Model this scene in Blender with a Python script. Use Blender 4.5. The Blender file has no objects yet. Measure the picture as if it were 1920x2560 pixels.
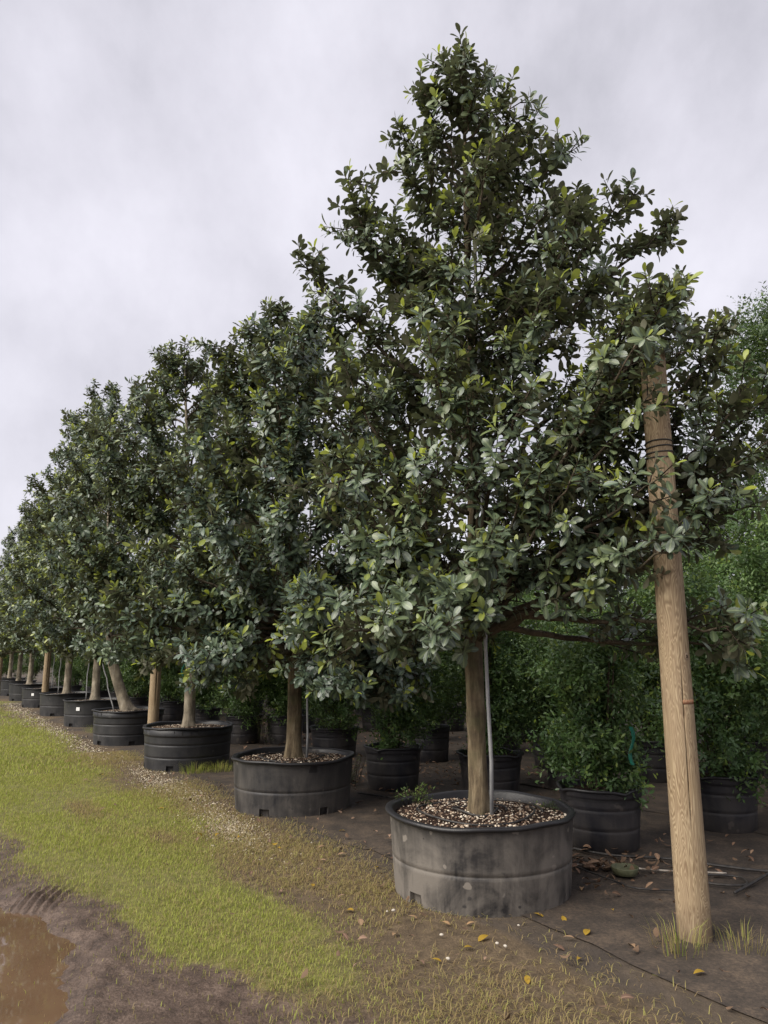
import bpy, math, random
import numpy as np
from mathutils import Vector, Matrix, noise as mnoise
R = math.radians
random.seed(7)
rng = np.random.default_rng(7)
sc = bpy.context.scene
col = sc.collection

# ------------------------------------------------------------------ camera, sky, sun, exposure
CAM_H = 1.6
cam_d = bpy.data.cameras.new('camera')
cam_d.sensor_fit = 'VERTICAL'; cam_d.sensor_height = 36.0; cam_d.lens = 26.0
cam_d.clip_start = 0.05; cam_d.clip_end = 2000
cam = bpy.data.objects.new('camera', cam_d); col.objects.link(cam)
cam.location = (0, 0, CAM_H); cam.rotation_euler = (R(90 + 10.92), 0, 0)
sc.camera = cam

SUN_EL, SUN_AZ = 42, 238          # azimuth clockwise from +Y: from the left and a little behind the camera
world = bpy.data.worlds.new('World'); sc.world = world; world.use_nodes = True
nt = world.node_tree; nt.nodes.clear()
def wn(t, **k):
    n = nt.nodes.new(t)
    for a, b in k.items(): setattr(n, a, b)
    return n
wo = wn('ShaderNodeOutputWorld')
sky = wn('ShaderNodeTexSky', sky_type='NISHITA', sun_disc=False, sun_elevation=R(SUN_EL), sun_rotation=R(SUN_AZ), air_density=1.0, dust_density=4.0)
bg1 = wn('ShaderNodeBackground'); bg1.inputs[1].default_value = 0.05
nt.links.new(sky.outputs[0], bg1.inputs[0])
tc = wn('ShaderNodeTexCoord')
mp = wn('ShaderNodeMapping'); mp.inputs['Scale'].default_value = (1.25, 0.8, 1.0); mp.inputs['Location'].default_value = (0.35, 0.2, 0.1)
nt.links.new(tc.outputs['Generated'], mp.inputs[0])
nz = wn('ShaderNodeTexNoise'); nz.inputs['Scale'].default_value = 2.5; nz.inputs['Detail'].default_value = 9; nz.inputs['Roughness'].default_value = 0.56
nz.inputs['Distortion'].default_value = 0.0
nt.links.new(mp.outputs[0], nz.inputs['Vector'])
rp = wn('ShaderNodeValToRGB')
rp.color_ramp.elements[0].position = 0.30; rp.color_ramp.elements[0].color = (0.128, 0.126, 0.140, 1)
rp.color_ramp.elements[1].position = 0.66; rp.color_ramp.elements[1].color = (0.220, 0.215, 0.236, 1)
e = rp.color_ramp.elements.new(0.47); e.color = (0.176, 0.172, 0.190, 1)
nt.links.new(nz.outputs[0], rp.inputs[0])
bg2 = wn('ShaderNodeBackground'); bg2.inputs[1].default_value = 1.0
nt.links.new(rp.outputs[0], bg2.inputs[0])
mx = wn('ShaderNodeMixShader'); mx.inputs[0].default_value = 0.94
nt.links.new(bg1.outputs[0], mx.inputs[1]); nt.links.new(bg2.outputs[0], mx.inputs[2])
nt.links.new(mx.outputs[0], wo.inputs[0])

sun_d = bpy.data.lights.new('sun', 'SUN'); sun_d.energy = 1.5; sun_d.angle = R(55); sun_d.color = (1.0, 0.94, 0.85)
sun = bpy.data.objects.new('sun', sun_d); col.objects.link(sun)
az = R(SUN_AZ); el = R(SUN_EL)
to_sun = Vector((math.sin(az) * math.cos(el), math.cos(az) * math.cos(el), math.sin(el)))
sun.rotation_euler = (-to_sun).to_track_quat('-Z', 'Y').to_euler()
sun.location = to_sun * 40

vs = sc.view_settings
vs.view_transform = 'Standard'; vs.look = 'None'; vs.gamma = 1.0; vs.use_curve_mapping = False
vs.exposure = 2.08
sc.cycles.use_denoising = True
sc.cycles.max_bounces = 8; sc.cycles.diffuse_bounces = 6; sc.cycles.glossy_bounces = 3
sc.cycles.transmission_bounces = 3; sc.cycles.transparent_max_bounces = 4

# ------------------------------------------------------------------ helpers
def make_mesh(name, V, F, smooth=False):
    """V (n,3), F (m,k) all faces of one size"""
    V = np.asarray(V, np.float32); F = np.asarray(F, np.int32)
    me = bpy.data.meshes.new(name)
    me.vertices.add(len(V)); me.vertices.foreach_set('co', V.ravel())
    m, k = F.shape
    me.loops.add(m * k); me.loops.foreach_set('vertex_index', F.ravel())
    me.polygons.add(m); me.polygons.foreach_set('loop_start', np.arange(0, m * k, k, dtype=np.int32))
    me.update(calc_edges=True)
    if smooth: me.polygons.foreach_set('use_smooth', np.ones(m, bool))
    me.validate()
    return me
def set_attr(me, name, C):
    a = me.attributes.new(name, 'FLOAT_COLOR', 'POINT')
    C = np.asarray(C, np.float32)
    if C.shape[1] == 3: C = np.concatenate([C, np.ones((len(C), 1), np.float32)], 1)
    a.data.foreach_set('color', C.ravel())
def add(name, me, mat=None, parent=None, loc=None, rot=None):
    o = bpy.data.objects.new(name, me); col.objects.link(o)
    if mat is not None and me is not None and len(me.materials) == 0: me.materials.append(mat)
    if parent is not None: o.parent = parent
    if loc is not None: o.location = loc
    if rot is not None: o.rotation_euler = rot
    return o
def tag(o, label=None, cat=None, group=None, kind=None):
    if label: o['label'] = label
    if cat: o['category'] = cat
    if group: o['group'] = group
    if kind: o['kind'] = kind
    return o
def empty(name, loc=(0, 0, 0), rz=0):
    o = bpy.data.objects.new(name, None); col.objects.link(o)
    o.empty_display_size = 0.2; o.location = loc; o.rotation_euler = (0, 0, rz)
    return o
def copy_tree(o, parent=None):
    c = o.copy(); col.objects.link(c); c.parent = parent
    for ch in list(o.children): copy_tree(ch, c)
    return c
class MB:
    """collects quads / tris into one mesh"""
    def __init__(s): s.v = []; s.f = []; s.n = 0
    def add(s, V, F):
        s.v.extend([tuple(map(float, p)) for p in V]); s.f.extend([tuple(int(i) + s.n for i in q) for q in F]); s.n = len(s.v)
    def tube(s, pts, rad, sides=8, cap=True, wob=None):
        pts = np.asarray(pts, float); n = len(pts)
        rad = np.broadcast_to(np.asarray(rad, float), (n,))
        T = np.gradient(pts, axis=0); T /= np.linalg.norm(T, axis=1)[:, None] + 1e-9
        ref = np.array([1.0, 0, 0]) if abs(T[0][0]) < 0.8 else np.array([0, 1.0, 0])
        V = []; U = ref
        for i in range(n):
            U = U - T[i] * (U @ T[i]); U /= np.linalg.norm(U) + 1e-9
            W = np.cross(T[i], U)
            for k in range(sides):
                a = 2 * math.pi * k / sides
                r = rad[i] * (1 if wob is None else wob(i, k, a))
                V.append(pts[i] + (U * math.cos(a) + W * math.sin(a)) * r)
        F = []
        for i in range(n - 1):
            for k in range(sides):
                a = i * sides + k; b = i * sides + (k + 1) % sides
                F.append((a, b, b + sides, a + sides))
        if cap:
            F.append(tuple(range(sides - 1, -1, -1))); F.append(tuple((n - 1) * sides + k for k in range(sides)))
        s.add(V, F)
    def mesh(s, name, smooth=True):
        me = bpy.data.meshes.new(name); me.from_pydata(s.v, [], s.f); me.update()
        if smooth: me.polygons.foreach_set('use_smooth', np.ones(len(me.polygons), bool))
        return me
def bez(a, b, c, n):
    t = np.linspace(0, 1, n)[:, None]
    return (1 - t) ** 2 * a + 2 * t * (1 - t) * b + t * t * c
def unit(v):
    v = np.asarray(v, float); return v / (np.linalg.norm(v) + 1e-9)

# ------------------------------------------------------------------ materials
class NT:
    def __init__(s, name):
        s.m = bpy.data.materials.new(name); s.m.use_nodes = True; s.t = s.m.node_tree; s.t.nodes.clear()
        s.out = s.n('ShaderNodeOutputMaterial'); s.b = s.n('ShaderNodeBsdfPrincipled'); s.l(s.b.outputs[0], s.out.inputs[0])
    def n(s, t, **k):
        x = s.t.nodes.new(t)
        for a, b in k.items(): setattr(x, a, b)
        return x
    def l(s, a, b): s.t.links.new(a, b)
    def val(s, sock, v):
        if hasattr(v, 'is_linked') or hasattr(v, 'links'): s.l(v, sock)
        else: sock.default_value = v
    def coord(s, which='Object', scale=(1, 1, 1)):
        c = s.n('ShaderNodeTexCoord'); m = s.n('ShaderNodeMapping'); m.inputs['Scale'].default_value = scale
        s.l(c.outputs[which], m.inputs[0]); return m.outputs[0]
    def noise(s, vec, scale, detail=4, rough=0.55, dist=0.0):
        x = s.n('ShaderNodeTexNoise'); x.inputs['Scale'].default_value = scale; x.inputs['Detail'].default_value = detail
        x.inputs['Roughness'].default_value = rough; x.inputs['Distortion'].default_value = dist
        s.l(vec, x.inputs['Vector']); return x.outputs[0]
    def ramp(s, fac, stops):
        x = s.n('ShaderNodeValToRGB'); el = x.color_ramp.elements
        while len(el) < len(stops): el.new(0.5)
        for e_, (p, c) in zip(el, stops):
            e_.position = p; e_.color = (c, c, c, 1) if not hasattr(c, '__len__') else (*c, 1)
        s.l(fac, x.inputs[0]); return x.outputs[0]
    def mix(s, fac, a, b, mode='MIX'):
        x = s.n('ShaderNodeMix', data_type='RGBA', blend_type=mode)
        s.val(x.inputs[0], fac)
        for sock, v in ((x.inputs[6], a), (x.inputs[7], b)):
            if isinstance(v, (tuple, list)): sock.default_value = (*v, 1) if len(v) == 3 else v
            else: s.l(v, sock)
        return x.outputs[2]
    def math(s, op, a, b=0.5, clamp=False):
        x = s.n('ShaderNodeMath', operation=op, use_clamp=clamp)
        s.val(x.inputs[0], a); s.val(x.inputs[1], b); return x.outputs[0]
    def attr(s, name):
        a = s.n('ShaderNodeAttribute', attribute_name=name); sp = s.n('ShaderNodeSeparateColor'); s.l(a.outputs['Color'], sp.inputs[0])
        return sp.outputs
    def bump(s, h, dist=0.01, strength=0.6):
        b = s.n('ShaderNodeBump'); b.inputs['Distance'].default_value = dist; b.inputs['Strength'].default_value = strength
        s.l(h, b.inputs['Height']); s.l(b.outputs[0], s.b.inputs['Normal'])
    def set(s, **k):
        for a, v in k.items(): 
            sock = s.b.inputs[{'color': 'Base Color', 'rough': 'Roughness', 'spec': 'Specular IOR Level', 'metal': 'Metallic', 'trans': 'Transmission Weight', 'ior': 'IOR', 'sub': 'Subsurface Weight'}[a]]
            if isinstance(v, (tuple, list)): sock.default_value = (*v, 1)
            else: s.val(sock, v)
        return s.m

def leaf_material(name, dark, mid_c, light, young, under, translucent=0.22, rough=0.38, spec=0.5, rib=0.5):
    """point attribute lf: r random, g youth, b midrib"""
    m = NT(name); r, g, b = m.attr('lf')[:3]
    base = m.ramp(r, [(0.0, dark), (0.55, mid_c), (1.0, light)])
    base = m.mix(m.math('MULTIPLY', m.math('POWER', b, 5.0), rib), base, tuple(min(1, c * 2.2 + 0.012) for c in light))
    oi = m.n('ShaderNodeObjectInfo'); vr = m.math('ADD', m.math('MULTIPLY', oi.outputs['Random'], 0.16), 0.90)
    vc = m.n('ShaderNodeCombineColor'); m.l(vr, vc.inputs[0]); m.l(m.math('ADD', m.math('MULTIPLY', vr, 0.6), 0.4), vc.inputs[1]); m.l(m.math('SUBTRACT', 1.97, vr), vc.inputs[2])
    base = m.mix(1.0, base, vc.outputs[0], 'MULTIPLY')
    base = m.mix(g, base, young)
    und = m.mix(g, under, tuple(c * 0.9 for c in young))
    geo = m.n('ShaderNodeNewGeometry')
    c = m.mix(geo.outputs['Backfacing'], base, und)
    rg = m.math('ADD', m.math('MULTIPLY', geo.outputs['Backfacing'], 0.35), rough, True)
    m.set(color=c, rough=rg, spec=spec)
    tr = m.n('ShaderNodeBsdfTranslucent')
    m.l(m.mix(0.5, c, m.mix(g, light, young)), tr.inputs[0])
    ms = m.n('ShaderNodeMixShader')
    m.l(m.math('ADD', m.math('MULTIPLY', g, 0.25), translucent, True), ms.inputs[0])
    m.l(m.b.outputs[0], ms.inputs[1]); m.l(tr.outputs[0], ms.inputs[2]); m.l(ms.outputs[0], m.out.inputs[0])
    return m.m
M = {}
M['fig_leaf'] = leaf_material('fig_leaf', (0.042, 0.060, 0.045), (0.070, 0.104, 0.066), (0.130, 0.165, 0.080), (0.37, 0.43, 0.05), (0.085, 0.085, 0.046), 0.24, 0.40, 0.7, 0.5)
M['shrub_leaf'] = leaf_material('shrub_leaf', (0.028, 0.056, 0.020), (0.062, 0.118, 0.034), (0.125, 0.205, 0.048), (0.25, 0.33, 0.05), (0.085, 0.13, 0.042), 0.28, 0.42, 0.45, 0.2)
M['tree_leaf'] = leaf_material('tree_leaf', (0.026, 0.050, 0.016), (0.055, 0.096, 0.025), (0.115, 0.170, 0.040), (0.16, 0.21, 0.04), (0.055, 0.085, 0.028), 0.26, 0.45, 0.4, 0.2)
M['grass'] = leaf_material('grass', (0.140, 0.185, 0.032), (0.270, 0.330, 0.056), (0.420, 0.450, 0.095), (0.36, 0.27, 0.14), (0.28, 0.30, 0.07), 0.3, 0.55, 0.3, 0.0)
M['litter'] = leaf_material('litter', (0.080, 0.045, 0.028), (0.160, 0.092, 0.056), (0.27, 0.175, 0.11), (0.34, 0.22, 0.03), (0.13, 0.085, 0.055), 0.08, 0.7, 0.25, 0.3)

def bark(name, a, b, c, sc_=(1, 1, 0.18), s=22, moss=None):
    m = NT(name); v = m.coord('Object', sc_)
    n1 = m.noise(v, s, 6, 0.62, 0.4); v2 = m.coord('Object'); n2 = m.noise(v2, 3.2, 5, 0.6)
    base = m.ramp(n1, [(0.28, a), (0.52, b), (0.74, c)])
    dk = m.ramp(n2, [(0.42, 1.0), (0.62, 0.45)])
    base = m.mix(1.0, base, dk, 'MULTIPLY')
    if moss: base = m.mix(m.ramp(m.noise(v2, 5.0, 4), [(0.5, 0.0), (0.68, 0.6)]), base, moss)
    m.bump(n1, 0.02, 1.0)
    return m.set(color=base, rough=0.85, spec=0.25)
M['fig_bark'] = bark('fig_bark', (0.050, 0.036, 0.024), (0.165, 0.125, 0.075), (0.310, 0.255, 0.165), moss=(0.085, 0.085, 0.040))
M['grey_bark'] = bark('grey_bark', (0.15, 0.125, 0.09), (0.27, 0.23, 0.17), (0.39, 0.345, 0.27), (1, 1, 0.3), 14)
M['branch_bark'] = bark('branch_bark', (0.055, 0.042, 0.030), (0.105, 0.082, 0.056), (0.165, 0.135, 0.095), (1, 1, 1), 30, moss=(0.075, 0.080, 0.045))
M['twig'] = bark('twig', (0.030, 0.022, 0.016), (0.055, 0.040, 0.028), (0.085, 0.062, 0.042), (1, 1, 1), 30)

def plastic(name, dark, dust, amount, streak=0.5):
    m = NT(name); v = m.coord('Object')
    sp = m.n('ShaderNodeSeparateXYZ'); m.l(v, sp.inputs[0])
    n1 = m.noise(v, 3.0, 6, 0.65, 0.6); n2 = m.noise(m.coord('Object', (1, 1, 0.12)), 16, 5, 0.6); n3 = m.noise(v, 60, 3, 0.6)
    low = m.ramp(sp.outputs[2], [(0.0, 1.0), (0.15, 0.7), (0.40, 0.36), (0.54, 0.05)])
    d = m.math('ADD', m.math('MULTIPLY', m.ramp(n1, [(0.32, 0.0), (0.68, 1.0)]), 0.9), m.math('MULTIPLY', m.ramp(n2, [(0.3, 0.0), (0.7, 1.0)]), streak))
    d = m.math('MULTIPLY', m.math('SUBTRACT', d, 0.22), m.math('ADD', low, 0.35))
    d = m.math('MULTIPLY', d, amount, True)
    base = m.mix(d, dark, dust)
    spot = m.ramp(m.noise(v, 9, 2, 0.5), [(0.69, 0.0), (0.72, 0.75)])
    base = m.mix(m.math('MULTIPLY', spot, min(1.0, amount)), base, tuple(c * 1.5 for c in dust))
    base = m.mix(m.math('MULTIPLY', n3, 0.12), base, dust)
    hole_ = m.ramp(m.noise(v, 14, 1, 0.4), [(0.24, 0.85), (0.28, 0.0)])
    base = m.mix(m.math('MULTIPLY', hole_, m.math('MULTIPLY', low, min(1.0, amount))), base, dark)
    m.bump(m.math('ADD', n3, n1), 0.003, 0.35)
    rg = m.math('ADD', m.math('MULTIPLY', d, 0.35), 0.42, True)
    return m.set(color=base, rough=rg, spec=0.4)
M['tub_dusty'] = plastic('tub_dusty', (0.014, 0.014, 0.016), (0.135, 0.120, 0.104), 1.30, 0.45)
M['tub_worn'] = plastic('tub_worn', (0.010, 0.011, 0.015), (0.092, 0.082, 0.072), 0.72, 0.6)
M['tub_black'] = plastic('tub_black', (0.010, 0.011, 0.014), (0.062, 0.058, 0.055), 0.42, 0.5)
M['pot_black'] = plastic('pot_black', (0.008, 0.009, 0.014), (0.068, 0.058, 0.050), 0.60, 0.4)
M['rim'] = plastic('rim_plastic', (0.009, 0.009, 0.011), (0.045, 0.042, 0.040), 0.30, 0.3)
m = NT('potting_mix'); v = m.coord('Object'); n1 = m.noise(v, 45, 6, 0.7); n2 = m.noise(v, 160, 3, 0.7)
m.bump(m.math('ADD', n1, n2), 0.03, 1.0)
M['soil'] = m.set(color=m.ramp(m.math('MULTIPLY', m.math('ADD', n1, n2), 0.5), [(0.36, (0.014, 0.009, 0.007)), (0.52, (0.058, 0.036, 0.027)), (0.66, (0.160, 0.105, 0.078))]), rough=0.95, spec=0.1)
m = NT('perlite'); r, g, b = m.attr('lf')[:3]
M['perlite'] = m.set(color=m.ramp(r, [(0.0, (0.09, 0.055, 0.04)), (0.45, (0.24, 0.17, 0.12)), (0.75, (0.44, 0.36, 0.27)), (1.0, (0.66, 0.60, 0.50))]), rough=0.9, spec=0.2)
m = NT('gravel'); r, g, b = m.attr('lf')[:3]
M['gravel'] = m.set(color=m.ramp(r, [(0.0, (0.15, 0.115, 0.075)), (0.5, (0.30, 0.25, 0.18)), (1.0, (0.50, 0.45, 0.36))]), rough=0.9, spec=0.2)
m = NT('pebble'); M['pebble'] = m.set(color=m.ramp(m.noise(m.coord('Object'), 40, 3), [(0.3, (0.30, 0.27, 0.23)), (0.7, (0.48, 0.44, 0.38))]), rough=0.85, spec=0.2)
m = NT('galvanised'); n1 = m.noise(m.coord('Object', (1, 1, 0.3)), 30, 4)
M['conduit'] = m.set(color=m.ramp(n1, [(0.3, (0.20, 0.205, 0.21)), (0.7, (0.36, 0.36, 0.36))]), rough=0.5, spec=0.5, metal=0.3)
m = NT('black_tube'); M['tube'] = m.set(color=m.ramp(m.noise(m.coord('Object'), 14, 4), [(0.35, (0.012, 0.012, 0.013)), (0.7, (0.055, 0.048, 0.042))]), rough=0.5, spec=0.4)
m = NT('pale_tube'); M['pale_tube'] = m.set(color=m.ramp(m.noise(m.coord('Object'), 9, 4), [(0.35, (0.16, 0.13, 0.10)), (0.65, (0.42, 0.38, 0.33))]), rough=0.7, spec=0.3)
m = NT('green_tape'); M['tape'] = m.set(color=m.ramp(m.noise(m.coord('Object'), 30, 3), [(0.3, (0.004, 0.085, 0.055)), (0.7, (0.008, 0.15, 0.10))]), rough=0.45, spec=0.4)
m = NT('olive_plastic'); M['dish'] = m.set(color=m.ramp(m.noise(m.coord('Object'), 30, 4), [(0.3, (0.055, 0.060, 0.030)), (0.7, (0.11, 0.115, 0.065))]), rough=0.6, spec=0.35)
m = NT('paper_tag'); M['tag'] = m.set(color=m.ramp(m.noise(m.coord('Object'), 60, 3), [(0.35, (0.60, 0.60, 0.60)), (0.6, (0.80, 0.80, 0.79))]), rough=0.6, spec=0.3)

# timber pole: long grain, cathedral figure, grey weathering
m = NT('pole_timber'); v = m.coord('Object')
warp = m.noise(m.coord('Object', (3.0, 3.0, 0.42)), 2.6, 3, 0.5, 0.6)
wv = m.n('ShaderNodeTexWave', wave_type='BANDS', bands_direction='X'); wv.inputs['Scale'].default_value = 1.0; wv.inputs['Distortion'].default_value = 0
cmb = m.n('ShaderNodeCombineXYZ'); m.l(m.math('MULTIPLY', warp, 7.0), cmb.inputs[0]); m.l(cmb.outputs[0], wv.inputs['Vector'])
fine = m.noise(m.coord('Object', (1, 1, 0.03)), 90, 4, 0.6)
gr = m.ramp(m.noise(v, 1.6, 4), [(0.35, 0.0), (0.7, 0.7)])
base = m.ramp(wv.outputs[1], [(0.0, (0.165, 0.115, 0.066)), (0.22, (0.285, 0.215, 0.128)), (0.6, (0.390, 0.312, 0.196)), (1.0, (0.225, 0.162, 0.096))])
base = m.mix(m.ramp(fine, [(0.35, 0.55), (0.65, 0.0)]), base, (0.15, 0.095, 0.058))
base = m.mix(m.math('MULTIPLY', gr, 0.35), base, (0.35, 0.28, 0.20))
sz_ = m.n('ShaderNodeSeparateXYZ'); m.l(v, sz_.inputs[0])
ft = m.math('MULTIPLY', m.ramp(m.math('ADD', sz_.outputs[2], m.math('MULTIPLY', m.noise(v, 12, 4), 0.22)), [(0.14, 1.0), (0.40, 0.0)]), 0.75)
base = m.mix(ft, base, (0.085, 0.062, 0.042))
base = m.mix(m.ramp(m.noise(m.coord('Object', (1, 1, .25)), 6, 5), [(0.58, 0.0), (0.72, 0.45)]), base, (0.14, 0.10, 0.066))
m.bump(m.math('ADD', fine, m.math('MULTIPLY', wv.outputs[1], 0.3)), 0.004, 0.6)
M['pole'] = m.set(color=base, rough=0.8, spec=0.25)
m = NT('knot_dark'); M['knot'] = m.set(color=m.ramp(m.noise(m.coord('Object'), 80, 3), [(0.3, (0.012, 0.008, 0.006)), (0.7, (0.05, 0.032, 0.022))]), rough=0.9, spec=0.1)
m = NT('knot_wood'); M['knot_wood'] = m.set(color=m.ramp(m.noise(m.coord('Object'), 50, 3), [(0.3, (0.17, 0.125, 0.085)), (0.7, (0.27, 0.21, 0.15))]), rough=0.9, spec=0.1)
m = NT('red_paint'); M['red'] = m.set(color=m.ramp(m.noise(m.coord('Object', (1, 1, 1)), 45, 4), [(0.35, (0.26, 0.10, 0.055)), (0.65, (0.27, 0.17, 0.10))]), rough=0.85, spec=0.2)

# ground: attribute zone: r grass, g mud, b matting / packed dirt, alpha unused
m = NT('ground'); v = m.coord('Object'); r, g, b = m.attr('zone')[:3]
nA = m.noise(v, 1.1, 7, 0.6); nB = m.noise(v, 9, 6, 0.65); nC = m.noise(v, 70, 5, 0.7)
nBC = m.math('MULTIPLY', m.math('ADD', nB, nC), 0.5)
thatch = m.ramp(nBC, [(0.34, (0.045, 0.032, 0.021)), (0.5, (0.092, 0.066, 0.040)), (0.66, (0.165, 0.120, 0.074))])
turf = m.ramp(nBC, [(0.34, (0.060, 0.058, 0.020)), (0.5, (0.125, 0.118, 0.036)), (0.66, (0.205, 0.175, 0.070))])
mudc = m.ramp(nBC, [(0.36, (0.028, 0.019, 0.014)), (0.5, (0.078, 0.053, 0.040)), (0.64, (0.165, 0.120, 0.092))])
matc = m.ramp(nBC, [(0.32, (0.026, 0.021, 0.018)), (0.5, (0.050, 0.040, 0.033)), (0.68, (0.088, 0.068, 0.054))])
matc = m.mix(m.ramp(nA, [(0.42, 0.0), (0.62, 0.75)]), matc, m.ramp(nB, [(0.3, (0.055, 0.042, 0.030)), (0.7, (0.115, 0.085, 0.055))]))
def soft(x, lo, hi, k=0.5):
    s_ = m.math('ADD', x, m.math('MULTIPLY', m.math('SUBTRACT', nB, 0.5), k)); return m.ramp(s_, [(lo, 0.0), (hi, 1.0)])
c = m.mix(soft(r, 0.35, 0.65), thatch, turf)
c = m.mix(soft(b, 0.35, 0.6), c, matc)
mudf = soft(g, 0.35, 0.6)
c = m.mix(mudf, c, mudc)
m.bump(m.math('ADD', m.math('MULTIPLY', nB, 0.6), m.math('MULTIPLY', nC, 0.5)), 0.03, 0.8)
M['ground'] = m.set(color=c, rough=m.math('SUBTRACT', 0.92, m.math('MULTIPLY', mudf, m.math('MULTIPLY', nA, 0.75))), spec=0.3)
m = NT('cloth'); v = m.coord('Object'); nB = m.noise(v, 4, 6, 0.65); nC = m.noise(v, 60, 4, 0.7)
m.bump(nC, 0.004, 0.6)
M['cloth'] = m.set(color=m.ramp(m.math('MULTIPLY', m.math('ADD', nB, nC), 0.5), [(0.36, (0.026, 0.022, 0.019)), (0.50, (0.052, 0.041, 0.033)), (0.64, (0.105, 0.078, 0.056))]), rough=0.8, spec=0.25)
m = NT('muddy_water'); v = m.coord('Object')
m.bump(m.noise(v, 5, 2), 0.002, 0.15)
M['water'] = m.set(color=m.ramp(m.noise(v, 2.0, 4), [(0.3, (0.095, 0.058, 0.034)), (0.7, (0.130, 0.082, 0.050))]), rough=0.025, spec=0.8)

# ------------------------------------------------------------------ the lie of the land
T1 = np.array([0.68, 5.57]); U = np.array([-0.523, 0.852]); N = np.array([-0.852, -0.523])   # U runs along the row of figs, N points to the lawn
def st(x, y):
    dx, dy = x - T1[0], y - T1[1]
    return dx * U[0] + dy * U[1], dx * N[0] + dy * N[1]
def xy(s, t): return T1[0] + U[0] * s + N[0] * t, T1[1] + U[1] * s + N[1] * t
def sstep(x, a, b):
    t = np.clip((x - a) / (b - a), 0, 1); return t * t * (3 - 2 * t)
_px = rng.uniform(0, 6.28, 24); _dirs = rng.uniform(0, 6.28, 24); _fr = np.array([0.5, 0.8, 1.3, 2.1, 3.4, 5.5] * 4)
def vnoise(x, y, f=1.0):
    out = 0
    for k in range(24):
        fr = _fr[k] * f * 1.7
        out = out + np.sin((x * math.cos(_dirs[k]) + y * math.sin(_dirs[k])) * fr + _px[k]) / (1 + 0.45 * _fr[k])
    return out / 5.0          # about -1..1
def zones(x, y):
    s, t = st(x, y)
    w = vnoise(x, y)
    far_fade = sstep(s, 4, 9)
    tm = np.where(s > 0, 2.28 + 0.13 * s, 2.24 + 0.42 * s) + 0.16 * w + far_fade * 1.0
    mud = sstep(t - tm + 0.13 * vnoise(x * 4, y * 4 + 2), -0.32, 0.22) * (1 - sstep(t, 5.0, 6.0))
    grass = sstep(t + 0.30 * w + 0.16 * vnoise(x * 4 + 1, y * 4), 0.70, 1.55)
    mat = 1 - sstep(t + 0.22 * vnoise(x + 9, y, 1.3), 0.20, 0.75)
    # dead brown patches inside the grass
    for (a, b_, ra, rb) in ((1.2, 1.25, 0.45, 0.16), (0.35, 1.08, 0.45, 0.15), (-1.2, 0.5, 1.2, 0.4), (2.6, 1.5, 0.35, 0.15), (4.3, 1.9, 0.6, 0.2)):
        q = ((s - a) / ra) ** 2 + ((t - b_) / rb) ** 2
        grass = grass * (1 - 0.85 * np.exp(-q * (1 + 0.3 * w)))
    grass = grass * (1 - mud) * (1 - 0.6 * sstep(-s, 0.3, 1.2))
    # strip of weeds and dry grass by the near pole
    q = np.exp(-(((x - 1.9) / 0.75) ** 2 + ((y - 4.1) / 0.42) ** 2)); mat = mat * (1 - 0.8 * q)
    return grass, mud, mat
def puddle_depth(x, y):
    s, t = st(x, y)
    w = vnoise(x * 2.2 + 3, y * 2.2)
    a = ((s - 0.35) / 1.35) ** 2 + ((t - 3.28) / 0.74) ** 2
    d = sstep(1.30 - a + 0.22 * w, 0.0, 0.8)
    a2 = ((s + 0.95) / 0.35) ** 2 + ((t - 2.05) / 0.16) ** 2
    return 0.055 * d + 0.022 * sstep(1.2 - a2 + 0.25 * w, 0, 0.9)
def height(x, y):
    g, mu, ma = zones(x, y)
    near = np.exp(-((x / 9.0) ** 2 + ((y - 5) / 9.0) ** 2))
    h = 0.007 * vnoise(x * 1.5, y * 1.5) * near * (1 - ma)
    h = h + mu * near * (0.014 * vnoise(x * 4, y * 4) + 0.011 * vnoise(x * 11 + 5, y * 11))
    h = h - puddle_depth(x, y)
    # tyre tread pressed into the mud above the puddle
    s, t = st(x, y)
    pm = np.exp(-(((x + 2.28) / 0.17) ** 4 + ((y - 5.35) / 0.22) ** 4))
    return h + pm * (0.016 + 0.012 * np.sign(np.sin((x + 0.08 * y) * 2 * math.pi / 0.058)))
def axis(lo, hi, segs):
    out = []
    for a, b_, st_ in segs: out.append(np.arange(a, b_, st_))
    g1 = [segs[0][0]]; st_ = segs[0][2]
    while g1[-1] > lo: st_ *= 1.35; g1.append(g1[-1] - st_)
    g2 = [segs[-1][1]]; st_ = segs[-1][2]
    while g2[-1] < hi: st_ *= 1.30; g2.append(g2[-1] + st_)
    return np.concatenate([np.array(g1[1:][::-1])] + out + [np.array(g2)])
ax = axis(-420, 420, [(-3.6, -2.6, 0.04), (-2.6, -1.2, 0.0145), (-1.2, 3.6, 0.045)])
ay = axis(-300, 900, [(2.6, 5.9, 0.022), (5.9, 9.5, 0.06), (9.5, 30, 0.35)])
GX, GY = np.meshgrid(ax, ay); x_, y_ = GX.ravel(), GY.ravel()
hz = height(x_, y_)
nx, ny = len(ax), len(ay)
ii = np.arange(nx * ny).reshape(ny, nx)
Fq = np.stack([ii[:-1, :-1].ravel(), ii[:-1, 1:].ravel(), ii[1:, 1:].ravel(), ii[1:, :-1].ravel()], 1)
me = make_mesh('ground', np.stack([x_, y_, hz], 1), Fq, True)
zg, zm, zt = zones(x_, y_)
set_attr(me, 'zone', np.stack([zg, zm, zt], 1))
tag(add('ground', me, M['ground']), kind='structure')

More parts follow.
